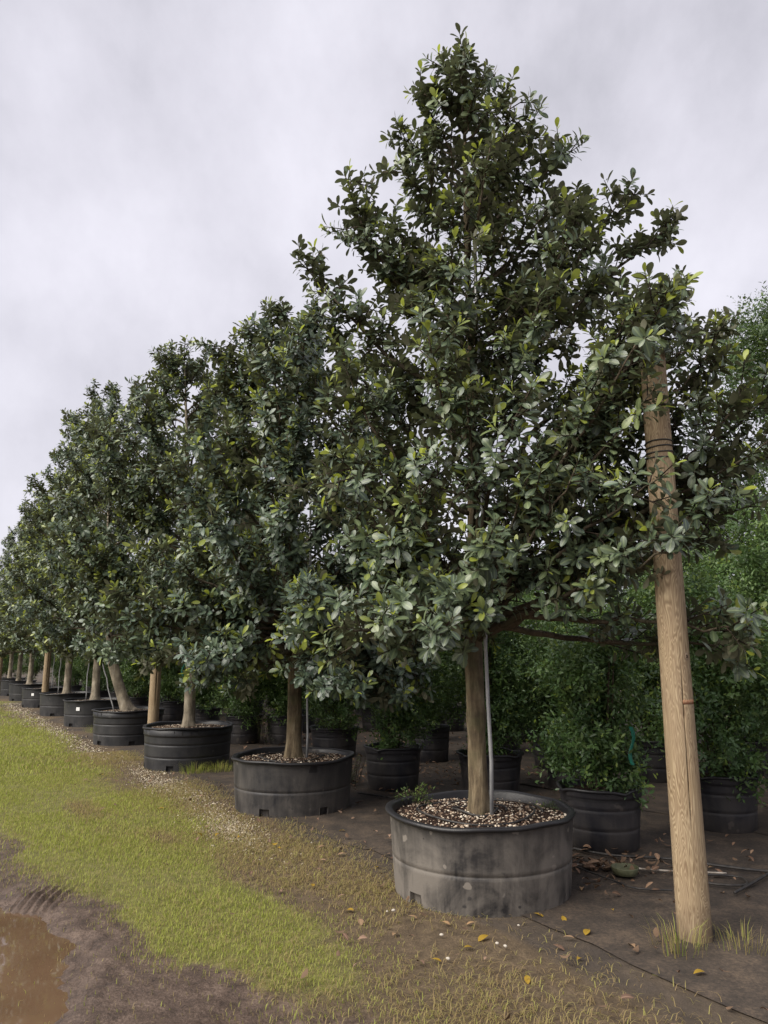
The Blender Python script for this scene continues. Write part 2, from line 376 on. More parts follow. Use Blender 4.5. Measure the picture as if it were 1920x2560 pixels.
def sheet(name, outline, z, mat):
    me = bpy.data.meshes.new(name); me.from_pydata([(p[0], p[1], z) for p in outline], [], [tuple(range(len(outline)))]); me.update()
    return add(name, me, mat)
ang = np.linspace(0, 2 * math.pi, 48, endpoint=False)
pts = [xy(0.35 + 1.95 * math.cos(a), 3.28 + 1.05 * math.sin(a)) for a in ang]
tag(sheet('puddle', pts, -0.030, M['water']), kind='structure')
# woven ground cloth under the pots: strips with a ragged edge, each a thin sheet over the soil
def cloth(name, s0, s1, t0, t1, z, seed):
    r_ = random.Random(seed); out = []
    n = max(4, int((s1 - s0) / 0.3))
    for k in range(n + 1): s = s0 + (s1 - s0) * k / n; out.append(xy(s, t1 + r_.uniform(-0.05, 0.05)))
    for k in range(n, -1, -1): s = s0 + (s1 - s0) * k / n; out.append(xy(s, t0 + r_.uniform(-0.03, 0.03)))
    tag(sheet(name, out, z, M['cloth']), kind='structure')
cloth('ground_cloth', 1.3, 8.6, -3.0, 0.22, 0.006, 1)
cloth('ground_cloth', -4.5, 1.6, -3.4, 0.16, 0.009, 2)
cloth('ground_cloth', 3.0, 26.0, -6.4, -2.7, 0.012, 3)
cloth('ground_cloth', -3.5, 3.2, -7.4, -3.1, 0.015, 4)

# ------------------------------------------------------------------ leaves
def leaf_template(rows, fold=0.16, curl=0.10, petiole=0.16):
    """rows: (t, half width); length 1 along +Y, upper face +Z; returns V, F (tris), midrib weight"""
    V, mid, F = [], [], []
    if petiole: V += [(-0.012, -petiole, 0.0), (0.012, -petiole, 0.0)]; mid += [1, 1]
    base = len(V)
    for t, w in rows:
        z = -curl * (t - 0.35) ** 2 * 2.2
        V += [(-w, t, z + fold * w), (0, t, z), (w, t, z + fold * w)]; mid += [0, 1, 0]
    if petiole: F += [(0, 1, base + 1)]
    for k in range(len(rows) - 1):
        a = base + 3 * k; b_ = a + 3
        F += [(a, a + 1, b_ + 1), (a, b_ + 1, b_), (a + 1, a + 2, b_ + 2), (a + 1, b_ + 2, b_ + 1)]
    return np.array(V, float), np.array(F, int), np.array(mid, float)
LEAF_HI = leaf_template([(0.0, 0.015), (0.14, 0.095), (0.36, 0.190), (0.60, 0.238), (0.80, 0.205), (0.94, 0.110), (1.0, 0.012)])
LEAF_MD = leaf_template([(0.0, 0.02), (0.30, 0.18), (0.65, 0.235), (0.90, 0.14), (1.0, 0.012)], petiole=0)
LEAF_LO = leaf_template([(0.0, 0.05), (0.55, 0.25), (1.0, 0.03)], petiole=0)
def bulk_leaves(tmpl, Mx, P, rnd, yng):
    V0, F0, mid = tmpl
    n, k = len(P), len(V0)
    V = np.einsum('nij,kj->nki', Mx, V0) + P[:, None, :]
    F = F0[None] + (np.arange(n) * k)[:, None, None]
    C = np.empty((n, k, 3)); C[..., 0] = rnd[:, None]; C[..., 1] = yng[:, None]; C[..., 2] = mid[None]
    return V.reshape(-1, 3), F.reshape(-1, 3), C.reshape(-1, 3)
def leaf_mesh(name, tmpl, Mx, P, rnd, yng):
    V, F, C = bulk_leaves(tmpl, Mx, P, rnd, yng)
    me = make_mesh(name, V, F, True); set_attr(me, 'lf', C); return me
def norm_rows(A): return A / (np.linalg.norm(A, axis=1)[:, None] + 1e-9)
def twig_leaves(g, tips, dirs, spans, K, size, young_p, a0=28, a1=100, drop=0.1, droop=0.12, up=0.30, hue=None):
    """leaf frames for all twigs at once: a spiral of leaves, upright at the tip and spreading further back"""
    n = len(tips)
    j = np.tile(np.arange(K), (n, 1)); f = j / max(1, K - 1)
    D = np.repeat(norm_rows(dirs), K, 0); Tp = np.repeat(tips, K, 0); sp = np.repeat(spans, K)
    f = f.ravel(); jj = j.ravel()
    ref = np.where(np.abs(D[:, 2:3]) < 0.9, np.array([[0, 0, 1.0]]), np.array([[1.0, 0, 0]]))
    A = norm_rows(np.cross(D, ref)); B = np.cross(D, A)
    ph = np.repeat(g.uniform(0, 6.28, n), K) + jj * 2.3999 + g.normal(0, 0.25, n * K)
    pol = np.radians(a0 + (a1 - a0) * f ** 0.65) + g.normal(0, 0.16, n * K)
    rad = A * np.cos(ph)[:, None] + B * np.sin(ph)[:, None]
    y = D * np.cos(pol)[:, None] + rad * np.sin(pol)[:, None]
    y[:, 2] -= droop * f; y = norm_rows(y)
    z = D + np.array([[0, 0, up]]) + g.normal(0, 0.18, (n * K, 3))
    z = norm_rows(z - y * (z * y).sum(1)[:, None]); x = np.cross(y, z)
    yng = np.zeros(n * K); tip_y = np.repeat(g.random(n) < young_p, K)
    yng[(jj == 0) & tip_y] = g.uniform(0.65, 1.0, ((jj == 0) & tip_y).sum())
    yng[(jj == 1) & tip_y] = g.uniform(0.35, 1.0, ((jj == 1) & tip_y).sum())
    yng[(jj == 2) & tip_y] = g.uniform(0.05, 0.6, ((jj == 2) & tip_y).sum())
    mid_ = (jj >= 3) & (jj <= 6) & tip_y; yng[mid_] = g.uniform(0.0, 0.16, mid_.sum())
    L = size * g.uniform(0.55, 1.25, n * K) * np.where(jj == 0, 0.72, 1.0) * np.where(jj == 1, 0.88, 1.0)
    wd = g.uniform(0.82, 1.12, n * K) * np.where((jj == 0) & (g.random(n * K) < 0.5), 0.35, 1.0)
    P = Tp - D * (f * sp)[:, None] + rad * 0.006
    Mx = np.stack([x * (L * wd)[:, None], y * L[:, None], z * L[:, None]], 2)
    rnd = np.clip(np.repeat(g.uniform(0.0, 0.6, n), K) + g.uniform(0, 0.4, n * K), 0, 1)
    keep = g.random(n * K) > drop
    return Mx[keep], P[keep], rnd[keep], yng[keep]

# ------------------------------------------------------------------ fig trees
def fig_skeleton(seed, trunk_pts, ends, sub=1.0, twig_len=(0.10, 0.40), first=1.55, density=15, thin=1.0):
    """returns trunk path, limb paths with radii, twig list (base, tip, dir)"""
    g = np.random.default_rng(seed)
    tp = np.asarray(trunk_pts, float)
    zt = tp[:, 2]
    def on_trunk(z): return np.array([np.interp(z, zt, tp[:, 0]), np.interp(z, zt, tp[:, 1]), z])
    limbs, twigs = [], []
    for e_ in ends:
        e_ = np.array(e_[:3], float)
        ax_ = on_trunk(min(e_[2], zt[-1]))
        hd = math.hypot(e_[0] - ax_[0], e_[1] - ax_[1])
        slope = 0.85 + 0.25 * g.random()
        z0 = max(first + g.uniform(0, 0.5), e_[2] - hd * slope); z0 = min(z0, zt[-1] - 0.12)
        a = on_trunk(z0); v = e_ - a; h = v.copy(); h[2] = 0
        ln = np.linalg.norm(v)
        c_ = a + h * g.uniform(0.42, 0.6) + np.array([0, 0, v[2] * g.uniform(0.15, 0.5)]) + g.normal(0, 0.05, 3) * ln
        n = max(6, int(ln / 0.11)); P = bez(a, c_, e_, n)
        P[1:-1] += g.normal(0, 0.012, (n - 2, 3))
        r0 = 0.007 + 0.0095 * ln * (1.0 if z0 > 1.6 else 1.25)
        rad = np.linspace(r0, 0.0045, n); limbs.append((P, rad))
        k = max(5, int(density * ln * sub * (thin if e_[2] < 3.2 else 1.0)))
        Tn = np.gradient(P, axis=0); Tn /= np.linalg.norm(Tn, axis=1)[:, None]
        f0 = 0.38 if (e_[2] < 2.05 and ln > 0.9) else 0.30; k = int(k * (1 - f0) / 0.62)
        for q in range(k):
            f = f0 + (1 - f0) * (q + g.random()) / k
            fi = f * (n - 1); i0 = min(n - 2, int(fi)); fr = fi - i0
            b0 = P[i0] * (1 - fr) + P[i0 + 1] * fr
            rd = g.normal(0, 1, 3); rd /= np.linalg.norm(rd)
            out = unit(h) if hd > 0.05 else unit(g.normal(0, 1, 3))
            d = unit(Tn[i0] * 0.55 + rd * 0.95 + np.array([0, 0, 0.42]) + out * 0.22)
            L = g.uniform(*twig_len) * (1.15 - 0.4 * f) * (0.6 + 0.4 * min(1, ln))
            t_ = b0 + d * L; d2 = unit(d + np.array([0, 0, 0.35]) + g.normal(0, 0.2, 3))
            twigs.append((b0, t_, d2))
            if L > 0.2:
                b1 = b0 + d * L * 0.5; d3 = unit(d + g.normal(0, 0.8, 3) + np.array([0, 0, 0.2])); twigs.append((b1, b1 + d3 * L * 0.55, d3))
        twigs.append((P[-2], P[-1] + Tn[-1] * 0.05, unit(Tn[-1] + np.array([0, 0, 0.25]))))
    # shoots along the leader
    ztop = zt[-1]
    for q in range(int(22 * sub)):
        z = ztop - 0.9 * g.random() ** 1.6; b0 = on_trunk(z); rd = g.normal(0, 1, 3); rd[2] = abs(rd[2]) * 0.5 + 0.7; d = unit(rd)
        L = g.uniform(0.10, 0.26); twigs.append((b0, b0 + d * L, unit(d + np.array([0, 0, 0.5]))))
    twigs.append((on_trunk(ztop - 0.05), on_trunk(ztop) + np.array([0, 0, 0.12]), np.array([0, 0, 1.0])))
    return limbs, twigs
def trunk_mesh(tp, radii, seed, flare=1.5):
    g = np.random.default_rng(seed); ph = g.uniform(0, 6.28, 6)
    tp = np.asarray(tp, float); z = np.arange(tp[0, 2], tp[-1, 2], 0.05); z = np.append(z, tp[-1, 2])
    P = np.stack([np.interp(z, tp[:, 2], tp[:, 0]), np.interp(z, tp[:, 2], tp[:, 1]), z], 1)
    ker = np.ones(7) / 7
    for c in (0, 1): P[3:-3, c] = np.convolve(P[:, c], ker, 'valid')
    rad = np.interp(z, radii[0], radii[1])
    zb = z - z[0]
    def wob(i, k, a):
        fl = (flare - 1) * math.exp(-zb[i] / 0.10) * (1 + 0.55 * math.sin(a * 3 + ph[0]) + 0.35 * math.sin(a * 5 + ph[1]))
        w = 0.05 * math.sin(a * 2 + zb[i] * 2.1 + ph[2]) + 0.035 * math.sin(a * 3 - zb[i] * 5 + ph[3]) + 0.02 * math.sin(a * 7 + zb[i] * 9 + ph[4])
        return 1 + fl + w
    mb = MB(); mb.tube(P, rad, 20, True, wob); return mb.mesh('trunk')
def project(P):
    p = R(10.92); c_, s_ = math.cos(p), math.sin(p); z = P[:, 2] - CAM_H
    fy = c_ * P[:, 1] + s_ * z; fz = -s_ * P[:, 1] + c_ * z
    return P[:, 0] / fy, fz / fy, fy
LEAF_CACHE = {}
def leaf_variant(tk, tmpl, r, y):
    key = (tk, round(r * 4), round(y * 3))
    if key not in LEAF_CACHE:
        V, F, mid = tmpl
        me = make_mesh('leaf', V, F, True)
        set_attr(me, 'lf', np.stack([np.full(len(V), key[1] / 4), np.full(len(V), key[2] / 3), mid], 1))
        me.materials.append(M['fig_leaf']); LEAF_CACHE[key] = me
    return LEAF_CACHE[key]
def build_fig(seed, loc, trunk_pts, radii, ends, tmpl_key, leaf_size, K, bark_mat, first=1.55, density=15, young=0.44, singles=0, rz=0.0, sub=1.0, thin=1.0):
    """all coordinates relative to the tree's foot"""
    tmpl = {'hi': LEAF_HI, 'md': LEAF_MD, 'lo': LEAF_LO}[tmpl_key]
    root = empty('fig_tree', loc, rz)
    limbs, twigs = fig_skeleton(seed, trunk_pts, ends, sub, first=first, density=density, thin=thin)
    tr = add('trunk', trunk_mesh(trunk_pts, radii, seed), bark_mat, root)
    for P, rad in limbs:
        mb = MB(); mb.tube(P, rad, 7); add('branch', mb.mesh('branch'), M['branch_bark'], tr)
    g = np.random.default_rng(seed + 100)
    base = np.array([t[0] for t in twigs]); tips = np.array([t[1] for t in twigs]); dirs = np.array([t[2] for t in twigs])
    # twigs as slim three-sided stems
    n = len(twigs); ax_ = norm_rows(tips - base); ref = np.where(np.abs(ax_[:, 2:3]) < 0.9, np.array([[0, 0, 1.0]]), np.array([[1.0, 0, 0]]))
    A = norm_rows(np.cross(ax_, ref)); B = np.cross(ax_, A); Vt = []
    for k in range(3):
        a = 2 * math.pi * k / 3; o_ = A * math.cos(a) + B * math.sin(a); Vt += [base + o_ * 0.006, tips + o_ * 0.0032]
    Vt = np.stack(Vt, 1).reshape(-1, 3); q = (np.arange(n) * 6)[:, None, None]
    Ft = (np.array([[0, 2, 3, 1], [2, 4, 5, 3], [4, 0, 1, 5]])[None] + q).reshape(-1, 4)
    spans = np.clip(np.linalg.norm(tips - base, axis=1) * 0.8, 0.06, 0.19)
    Mx, P, rnd, yng = twig_leaves(g, tips, dirs, spans, K, leaf_size, young)
    pick = np.zeros(len(P), bool)
    if singles:
        cz, sz = math.cos(rz), math.sin(rz); Wp = P.copy()
        Wp[:, 0] = P[:, 0] * cz - P[:, 1] * sz + loc[0]; Wp[:, 1] = P[:, 0] * sz + P[:, 1] * cz + loc[1]; Wp[:, 2] += loc[2]
        u_, v_, d_ = project(Wp)
        cell = 0.010 if d_.mean() < 7 else 0.006
        key = (np.floor(u_ / cell).astype(int) * 100003 + np.floor(v_ / cell).astype(int))
        order = np.argsort(d_); _, fi = np.unique(key[order], return_index=True); near = order[fi]
        Zn = Mx[near][:, :, 2]; view = norm_rows(Wp[near] - np.array([0, 0, CAM_H]))
        zr = Zn.copy(); zr[:, 0] = Zn[:, 0] * cz - Zn[:, 1] * sz; zr[:, 1] = Zn[:, 0] * sz + Zn[:, 1] * cz
        show = np.abs((zr * view).sum(1)) * leaf_size / d_[near] ** 2 * np.where((np.abs(u_[near]) < 0.51) & (v_[near] < 0.68), 1, 0)
        pick[near[np.argsort(-show)[:singles]]] = True
    cr = add('crown', leaf_mesh('crown', tmpl, Mx[~pick], P[~pick], rnd[~pick], yng[~pick]), M['fig_leaf'], root); tag(cr, kind='stuff')
    tw = add('twigs', make_mesh('twigs', Vt, Ft), M['twig'], root); tag(tw, kind='stuff')
    for i in np.nonzero(pick)[0]:
        o = bpy.data.objects.new('leaf', leaf_variant(tmpl_key, tmpl, rnd[i], yng[i])); col.objects.link(o); o.parent = cr
        m4 = np.eye(4); m4[:3, :3] = Mx[i]; m4[:3, 3] = P[i]; o.matrix_local = Matrix(m4.tolist())
    return root, len(P)
FIGS = []     # (x, y) of the row
# crown of the nearest tree, limb by limb (world coordinates; foot at T1)
near_ends = [(-.66, 5.5, 4.75), (-.27, 5.3, 5.22), (-.42, 5.6, 4.15), (.16, 5.5, 5.85), (.30, 5.5, 6.32), (-.42, 5.2, 2.6), (-.22, 5.0, 2.0), (-.42, 5.6, 1.55), (-.45, 5.3, 3.4), (-.62, 5.9, 3.0), (-.35, 5.1, 3.0),
    (-.15, 5.5, 4.85), (-.05, 5.2, 2.25), (-.30, 5.3, 3.75), (-.10, 5.8, 5.4),
    (1.48, 5.5, 5.72), (1.98, 5.4, 5.32), (1.50, 5.5, 4.9), (2.42, 5.6, 5.15), (2.40, 5.5, 4.5), (2.55, 5.4, 4.05), (2.85, 5.2, 3.5), (2.8, 5.0, 3.05), (2.2, 5.0, 2.35), (2.40, 4.95, 1.70), (2.15, 5.6, 4.35), (1.0, 5.3, 4.0),
    (.6, 4.4, 2.25), (1.2, 4.5, 2.75), (.2, 4.6, 2.8), (.9, 4.35, 3.2), (1.5, 4.6, 3.4), (.3, 4.65, 3.7), (1.2, 4.7, 4.1), (.5, 4.85, 4.5), (1.4, 4.85, 4.75), (.8, 4.95, 5.35), (.35, 4.5, 1.95), (1.0, 5.1, 5.85), (.05, 4.8, 2.3),
    (.4, 6.6, 3.0), (1.3, 6.6, 3.2), (-.2, 6.5, 3.3), (1.9, 6.4, 3.5), (.6, 6.5, 4.2), (1.3, 6.3, 4.8), (.3, 6.2, 5.1), (1.0, 6.0, 5.8), (-.1, 6.3, 4.3),
    (1.75, 4.32, 3.75), (1.62, 4.2, 2.62), (1.66, 4.35, 3.2), (1.58, 4.30, 3.52), (2.35, 4.6, 3.30), (2.55, 4.7, 3.0), (2.35, 4.8, 3.85), (1.75, 4.75, 4.05), (2.5, 4.9, 2.6), (1.92, 4.35, 2.45), (1.80, 4.25, 2.25), (2.2, 4.55, 1.75), (1.95, 4.45, 3.95), (2.2, 4.8, 3.6),
    (0.0, 4.6, 1.80), (.30, 4.35, 1.68), (.62, 4.6, 1.85), (-.3, 4.9, 1.78), (.05, 5.2, 1.62), (.25, 5.0, 2.6), (.95, 4.7, 2.75), (.55, 4.7, 3.3), (1.6, 5.2, 4.4), (.2, 5.1, 4.2), (1.0, 5.3, 4.0),
    (1.35, 5.3, 5.2), (1.15, 5.6, 5.6), (1.6, 5.6, 5.35), (.15, 5.3, 5.4), (.05, 5.6, 5.0),
    (.50, 5.5, 6.55), (.86, 5.6, 6.55), (1.02, 5.45, 6.25), (.42, 5.65, 6.15), (1.25, 5.6, 6.0), (.62, 5.3, 6.3)]
def fig_near():
    loc = (T1[0], T1[1], 0.43)
    ends = [(x - loc[0], y - loc[1], z - loc[2]) for x, y, z in near_ends]
    gg = np.random.default_rng(5)
    for k in range(34):      # short inner limbs that close the cone round the leader
        f = (k + .5) / 34; z = 2.6 + 3.35 * f; a = k * 2.4 + gg.normal(0, .3); rr = (0.72 - .52 * f) * gg.uniform(.65, 1.25)
        ends.append((rr * math.cos(a), rr * math.sin(a), z + gg.normal(0, .06)))
    tp = [(0, 0, 0), (-.01, 0, 0.6), (-.02, 0, 1.2), (.0, 0, 2.0), (.02, .02, 3.2), (.0, 0, 4.6), (.01, 0, 6.22)]
    rd = ([0, 0.25, 0.62, 0.72, 0.80, 1.2, 1.7, 3, 5, 6.35], [0.077, 0.069, 0.067, 0.079, 0.068, 0.068, 0.050, 0.032, 0.020, 0.007])
    r, n = build_fig(11, loc, tp, rd, ends, 'hi', 0.087, 13, M['fig_bark'], first=1.22, density=15, singles=300, thin=0.76)
    tag(r, 'largest dark-leaved fig tree with open crown, growing in the dusty grey tub', 'fig tree', 'fig trees in a row of tubs')
    print('near fig leaves', n)
def cone_ends(seed, H, zb, Rm, n, power=0.62):
    g = np.random.default_rng(seed); out = []
    for k in range(n):
        f = (k + 0.5) / n; z = zb + (H - 0.30 - zb) * f ** 1.05
        prof = (1 - f) ** power * (0.80 + 0.20 * math.sin(min(1, f * 3.2) * math.pi / 2)) + 0.04
        a = k * 2.39996 + g.normal(0, 0.35); rr = Rm * prof * g.uniform(0.62, 1.12)
        out.append((math.cos(a) * rr, math.sin(a) * rr, z + g.normal(0, 0.08)))
    return out
def fig_row_tree(seed, H, zb, Rm, lean=(0, 0), top=(0, 0), n=64, tmpl='md', size=0.10, K=13, density=12, singles=0, loc=(0, 0, 0), rz=0, bark_mat=None, r0=0.10, power=0.62, first=None, extra=()):
    lx, ly = lean; tx, ty = top
    tp = [(0, 0, 0), (lx * .35, ly * .35, 0.4), (lx * 0.8, ly * 0.8, 1.0), (lx, ly, 1.5), (lx + (tx - lx) * .25, ly + (ty - ly) * .25, 2.6), (lx + (tx - lx) * .6, ly + (ty - ly) * .6, 4.2), (tx, ty, H - 0.25)]
    A = np.array(tp)
    ends = [(x + np.interp(z, A[:, 2], A[:, 0]), y + np.interp(z, A[:, 2], A[:, 1]), z) for x, y, z in cone_ends(seed, H, zb, Rm, n, power)] + list(extra)
    rd = ([0, 0.3, 1.2, 2.0, 4, H - 0.25], [r0, r0 * 0.9, r0 * 0.85, r0 * 0.65, r0 * 0.35, 0.007])
    return build_fig(seed, loc, tp, rd, ends, tmpl, size, K, bark_mat or M['grey_bark'], first=zb + 0.05 if first is None else first, density=density, singles=singles, rz=rz)
fig_near()
ROW = [(0.68, 5.57), (-0.99, 8.42), (-2.90, 11.38), (-4.79, 14.34), (-6.77, 17.83), (-8.68, 20.80), (-10.70, 24.00), (-12.75, 27.30), (-14.75, 30.60), (-16.75, 33.90)]
r2, n2 = fig_row_tree(22, 5.62, 0.80, 2.0, first=1.05, extra=[(.9, -.7, .72), (1.2, -.3, .80), (.5, -1.2, .85), (-.9, -.7, .90), (.2, -1.0, .95), (1.3, -.9, .95)], top=(-0.30, 0.1), n=104, density=15, singles=300, loc=(ROW[1][0], ROW[1][1], 0.43), bark_mat=M['fig_bark'], r0=0.084, power=0.40)
r3, n3 = fig_row_tree(33, 6.35, 0.95, first=1.1, Rm=2.0, top=(-0.40, 0.1), n=96, density=14, singles=200, loc=(ROW[2][0], ROW[2][1], 0.47), r0=0.088, power=0.40)
r4, n4 = fig_row_tree(44, 6.75, 1.10, 1.95, lean=(-0.50, 0.05), top=(-0.85, 0.2), n=74, density=13, singles=100, loc=(ROW[3][0], ROW[3][1], 0.50), r0=0.115, power=0.42)
r5, n5 = fig_row_tree(55, 7.6, 1.15, 2.0, top=(-0.5, 0), n=74, K=11, density=12, tmpl='lo', size=0.115, loc=(ROW[4][0], ROW[4][1], 0.48), power=0.45)
r6, n6 = fig_row_tree(66, 7.4, 1.10, 2.0, top=(-0.3, 0), n=70, K=11, density=12, tmpl='lo', size=0.115, loc=(ROW[5][0], ROW[5][1], 0.48), power=0.48)
print('leaves', n2, n3, n4, n5, n6)
far = []
for i in range(6, 10):
    o = copy_tree(r5 if i % 2 else r6); o.location = (ROW[i][0], ROW[i][1], 0.48); o.rotation_euler = (0, 0, 1.3 * i); o.scale = (1, 1, 0.97 + 0.02 * (i % 3)); far.append(o)
fig_labels = {r2: 'bushy fig tree in the worn black tub next to the dusty grey one', r3: 'fig tree with grey trunk in the black tub just before the second timber pole',
    r4: 'fig tree with thick trunk leaning over, in a ribbed tub past the second timber pole', r5: 'straight fig tree in the black tub bearing a white tag, after the leaning fig',
    r6: 'fig tree beside the third timber pole in the far part of the row'}
for o, l in fig_labels.items(): tag(o, l, 'fig tree', 'fig trees in a row of tubs')
for o in far: tag(o, 'distant fig tree beyond the third timber pole, in the far end of the row', 'fig tree', 'far fig trees at the end of the row')

# ------------------------------------------------------------------ tubs and pots
def lathe(profile, seg, wob=None, skip=None):
    """profile [(r, z)]; skip(ring, seg) leaves a hole"""
    V, F = [], []
    for i, (r, z) in enumerate(profile):
        for k in range(seg):
            a = 2 * math.pi * k / seg; dr, dz = (0, 0) if wob is None else wob(i, a)
            V.append(((r + dr) * math.cos(a), (r + dr) * math.sin(a), z + dz))
    for i in range(len(profile) - 1):
        for k in range(seg):
            if skip and skip(i, k): continue
            a = i * seg + k; b_ = i * seg + (k + 1) % seg
            F.append((a, b_, b_ + seg, a + seg))
    return V, F
def stones(name, g, pts, size, mat, tilt=0.5):
    """many small chips: squashed, faceted octahedra / boxes"""
    n = len(pts); base = np.array([(1, 0, 0), (-1, 0, 0), (0, 1, 0), (0, -1, 0), (0.1, 0, 0.7), (0, 0.1, -0.7), (.6, .6, .35), (-.6, .55, -.3)], float)[:6]
    F0 = np.array([(0, 2, 4), (2, 1, 4), (1, 3, 4), (3, 0, 4), (2, 0, 5), (1, 2, 5), (3, 1, 5), (0, 3, 5)])
    V = base[None] * (1 + g.normal(0, 0.22, (n, 6, 3))) * (size * g.uniform(0.45, 1.35, n) ** 1.3)[:, None, None] * np.stack([np.ones(n), g.uniform(0.5, 1, n), g.uniform(0.4, 0.9, n)], 1)[:, None]
    a = g.uniform(0, 6.28, n); c_, s_ = np.cos(a), np.sin(a); b_ = g.normal(0, tilt, n); cb, sb = np.cos(b_), np.sin(b_)
    Rz = np.zeros((n, 3, 3)); Rz[:, 0, 0] = c_; Rz[:, 0, 1] = -s_; Rz[:, 1, 0] = s_; Rz[:, 1, 1] = c_; Rz[:, 2, 2] = 1
    Rx = np.zeros((n, 3, 3)); Rx[:, 0, 0] = 1; Rx[:, 1, 1] = cb; Rx[:, 1, 2] = -sb; Rx[:, 2, 1] = sb; Rx[:, 2, 2] = cb
    V = np.einsum('nij,nkj->nki', Rz @ Rx, V) + np.asarray(pts)[:, None]
    me = make_mesh(name, V.reshape(-1, 3), (F0[None] + (np.arange(n) * 6)[:, None, None]).reshape(-1, 3))
    rnd = np.repeat(g.random(n), 6); set_attr(me, 'lf', np.stack([rnd, rnd * 0, rnd * 0], 1)); me.materials.append(mat); return me
SEG = 72
def tub_meshes(kind, H, Rr, Rb, seed, chips, slots=12):
    g = np.random.default_rng(seed); ph = g.uniform(0, 6.28, 4)
    def w(i, a): return 0.006 * math.sin(2 * a + ph[0]) + 0.004 * math.sin(3 * a + ph[1]), 0
    rr = lambda z: Rb + (Rr - 0.035 - Rb) * (z / H) ** 0.9
    zs = [0.0, 0.075]
    grooves = [0.44] if kind == 'A' else [0.30, 0.60]
    prof = [(rr(0), 0.0), (rr(0.075), 0.075)]
    for gz in grooves:
        z = gz * H; prof += [(rr(z - .03), z - .03), (rr(z - .006), z - .006), (rr(z) - 0.006, z), (rr(z) + 0.001, z + .005), (rr(z + .03), z + .03)]
    if kind == 'B': prof += [(rr(H * .77), H * .77), (rr(H * .80), H * .80), (rr(H * .80) + .012, H * .81), (rr(H * .83) + .012, H * .83), (rr(H * .93) + .012, H * .95)]
    prof += [(rr(H * .97), H - .02)]
    def skip(i, k): return slots and i == 0 and (k % slots) in (0, 1)
    body = MB(); V, F = lathe(prof, SEG, w, skip); body.add(V, F)
    inner = [(rr(0) - .03, 0.0), (rr(.09) - .03, 0.09), (rr(.09) - .002, .094)]
    V, F = lathe(inner, SEG, w); body.add(V, F)
    # a moulded lip round each slot
    if slots:
        for k in range(0, SEG, slots):
            for kk in (k, k + 2):
                a = 2 * math.pi * kk / SEG; r_ = rr(0.03); c_, s_ = math.cos(a), math.sin(a)
                body.add([((r_ - .03) * c_, (r_ - .03) * s_, 0), ((r_ + .004) * c_, (r_ + .004) * s_, 0), ((r_ + .004) * c_, (r_ + .004) * s_, .076), ((r_ - .03) * c_, (r_ - .03) * s_, .076)], [(0, 1, 2, 3)])
    rim = MB()
    def w2(i, a): 
        d = 0.010 * math.sin(2 * a + ph[2]) + 0.006 * math.sin(5 * a + ph[3]) + 0.003 * math.sin(11 * a + ph[1])
        return d, 0.008 * math.sin(3 * a + ph[0]) + 0.003 * math.sin(9 * a)
    rp_ = [(rr(H * .97) - .004, H - .028), (Rr - .008, H - .022), (Rr, H - .010), (Rr - .004, H + .004), (Rr - .022, H + .008), (Rr - .045, H + .004), (Rr - .055, H - .012), (Rr - .060, H - .10)]
    V, F = lathe(rp_, SEG, w2); rim.add(V, F)
    if kind == 'B':
        for k in range(0, 36):
            a = 2 * math.pi * k / 36; r_ = rr(H * .87) + 0.012; da = 0.010
            body.add([(r_ * math.cos(a - da), r_ * math.sin(a - da), H * .815), (r_ * math.cos(a + da), r_ * math.sin(a + da), H * .815), ((r_ + .008) * math.cos(a + da), (r_ + .008) * math.sin(a + da), H * .94), ((r_ + .008) * math.cos(a - da), (r_ + .008) * math.sin(a - da), H * .94)], [(0, 1, 2, 3)])
    # potting mix: a gently domed disc
    soil = MB(); rs = [0.0001, .08, .16, .26, .36, .46, .56, Rr - .052]; zs_ = H - 0.055
    V, F = [], []
    for i, r_ in enumerate(rs):
        for k in range(48):
            a = 2 * math.pi * k / 48; x, y = r_ * math.cos(a), r_ * math.sin(a)
            V.append((x, y, zs_ + 0.03 * (1 - (r_ / Rr) ** 2) + 0.008 * mnoise.noise(Vector((x * 7 + seed, y * 7, 0))) + 0.006 * mnoise.noise(Vector((x * 19, y * 19, seed)))))
    for i in range(len(rs) - 1):
        for k in range(48): F.append((i * 48 + k, i * 48 + (k + 1) % 48, (i + 1) * 48 + (k + 1) % 48, (i + 1) * 48 + k))
    soil.add(V, F)
    rad = (Rr - .06) * np.sqrt(g.random(chips)); a = g.uniform(0, 6.28, chips)
    P = np.stack([rad * np.cos(a), rad * np.sin(a), zs_ + 0.03 * (1 - (rad / Rr) ** 2) + 0.004], 1)
    return body.mesh('body', True), rim.mesh('rim', True), soil.mesh('potting_mix', True), stones('perlite', g, P, 0.0115, M['perlite'])
def tub(loc, meshes, mat, label, rz=0, group='large tubs of the fig row'):
    t = empty('plant_tub', (loc[0], loc[1], 0), rz); b_, r_, s_, p_ = meshes
    def dup_mat(me, mt):
        if len(me.materials) == 0: me.materials.append(mt)
        return me
    add('body', dup_mat(b_, mat), None, t); add('rim', dup_mat(r_, M['rim']), None, t)
    so = add('potting_mix', dup_mat(s_, M['soil']), None, t); pe = add('perlite', p_, None, so); tag(pe, kind='stuff')
    tag(t, label, 'plant tub', group); return t
tub(ROW[0], tub_meshes('A', 0.53, 0.675, 0.60, 1, 1500, 36), M['tub_dusty'], 'wide dusty grey plastic tub with speckled soil, holding the largest fig', -2.566)
tub(ROW[1], tub_meshes('A', 0.53, 0.675, 0.60, 2, 1200), M['tub_worn'], 'worn black plastic tub with drain slots, next after the dusty grey tub', 0.07)
tub(ROW[2], tub_meshes('B', 0.58, 0.66, 0.60, 3, 900), M['tub_black'], 'black ribbed tub with grass at its foot, before the second timber pole', 0.3)
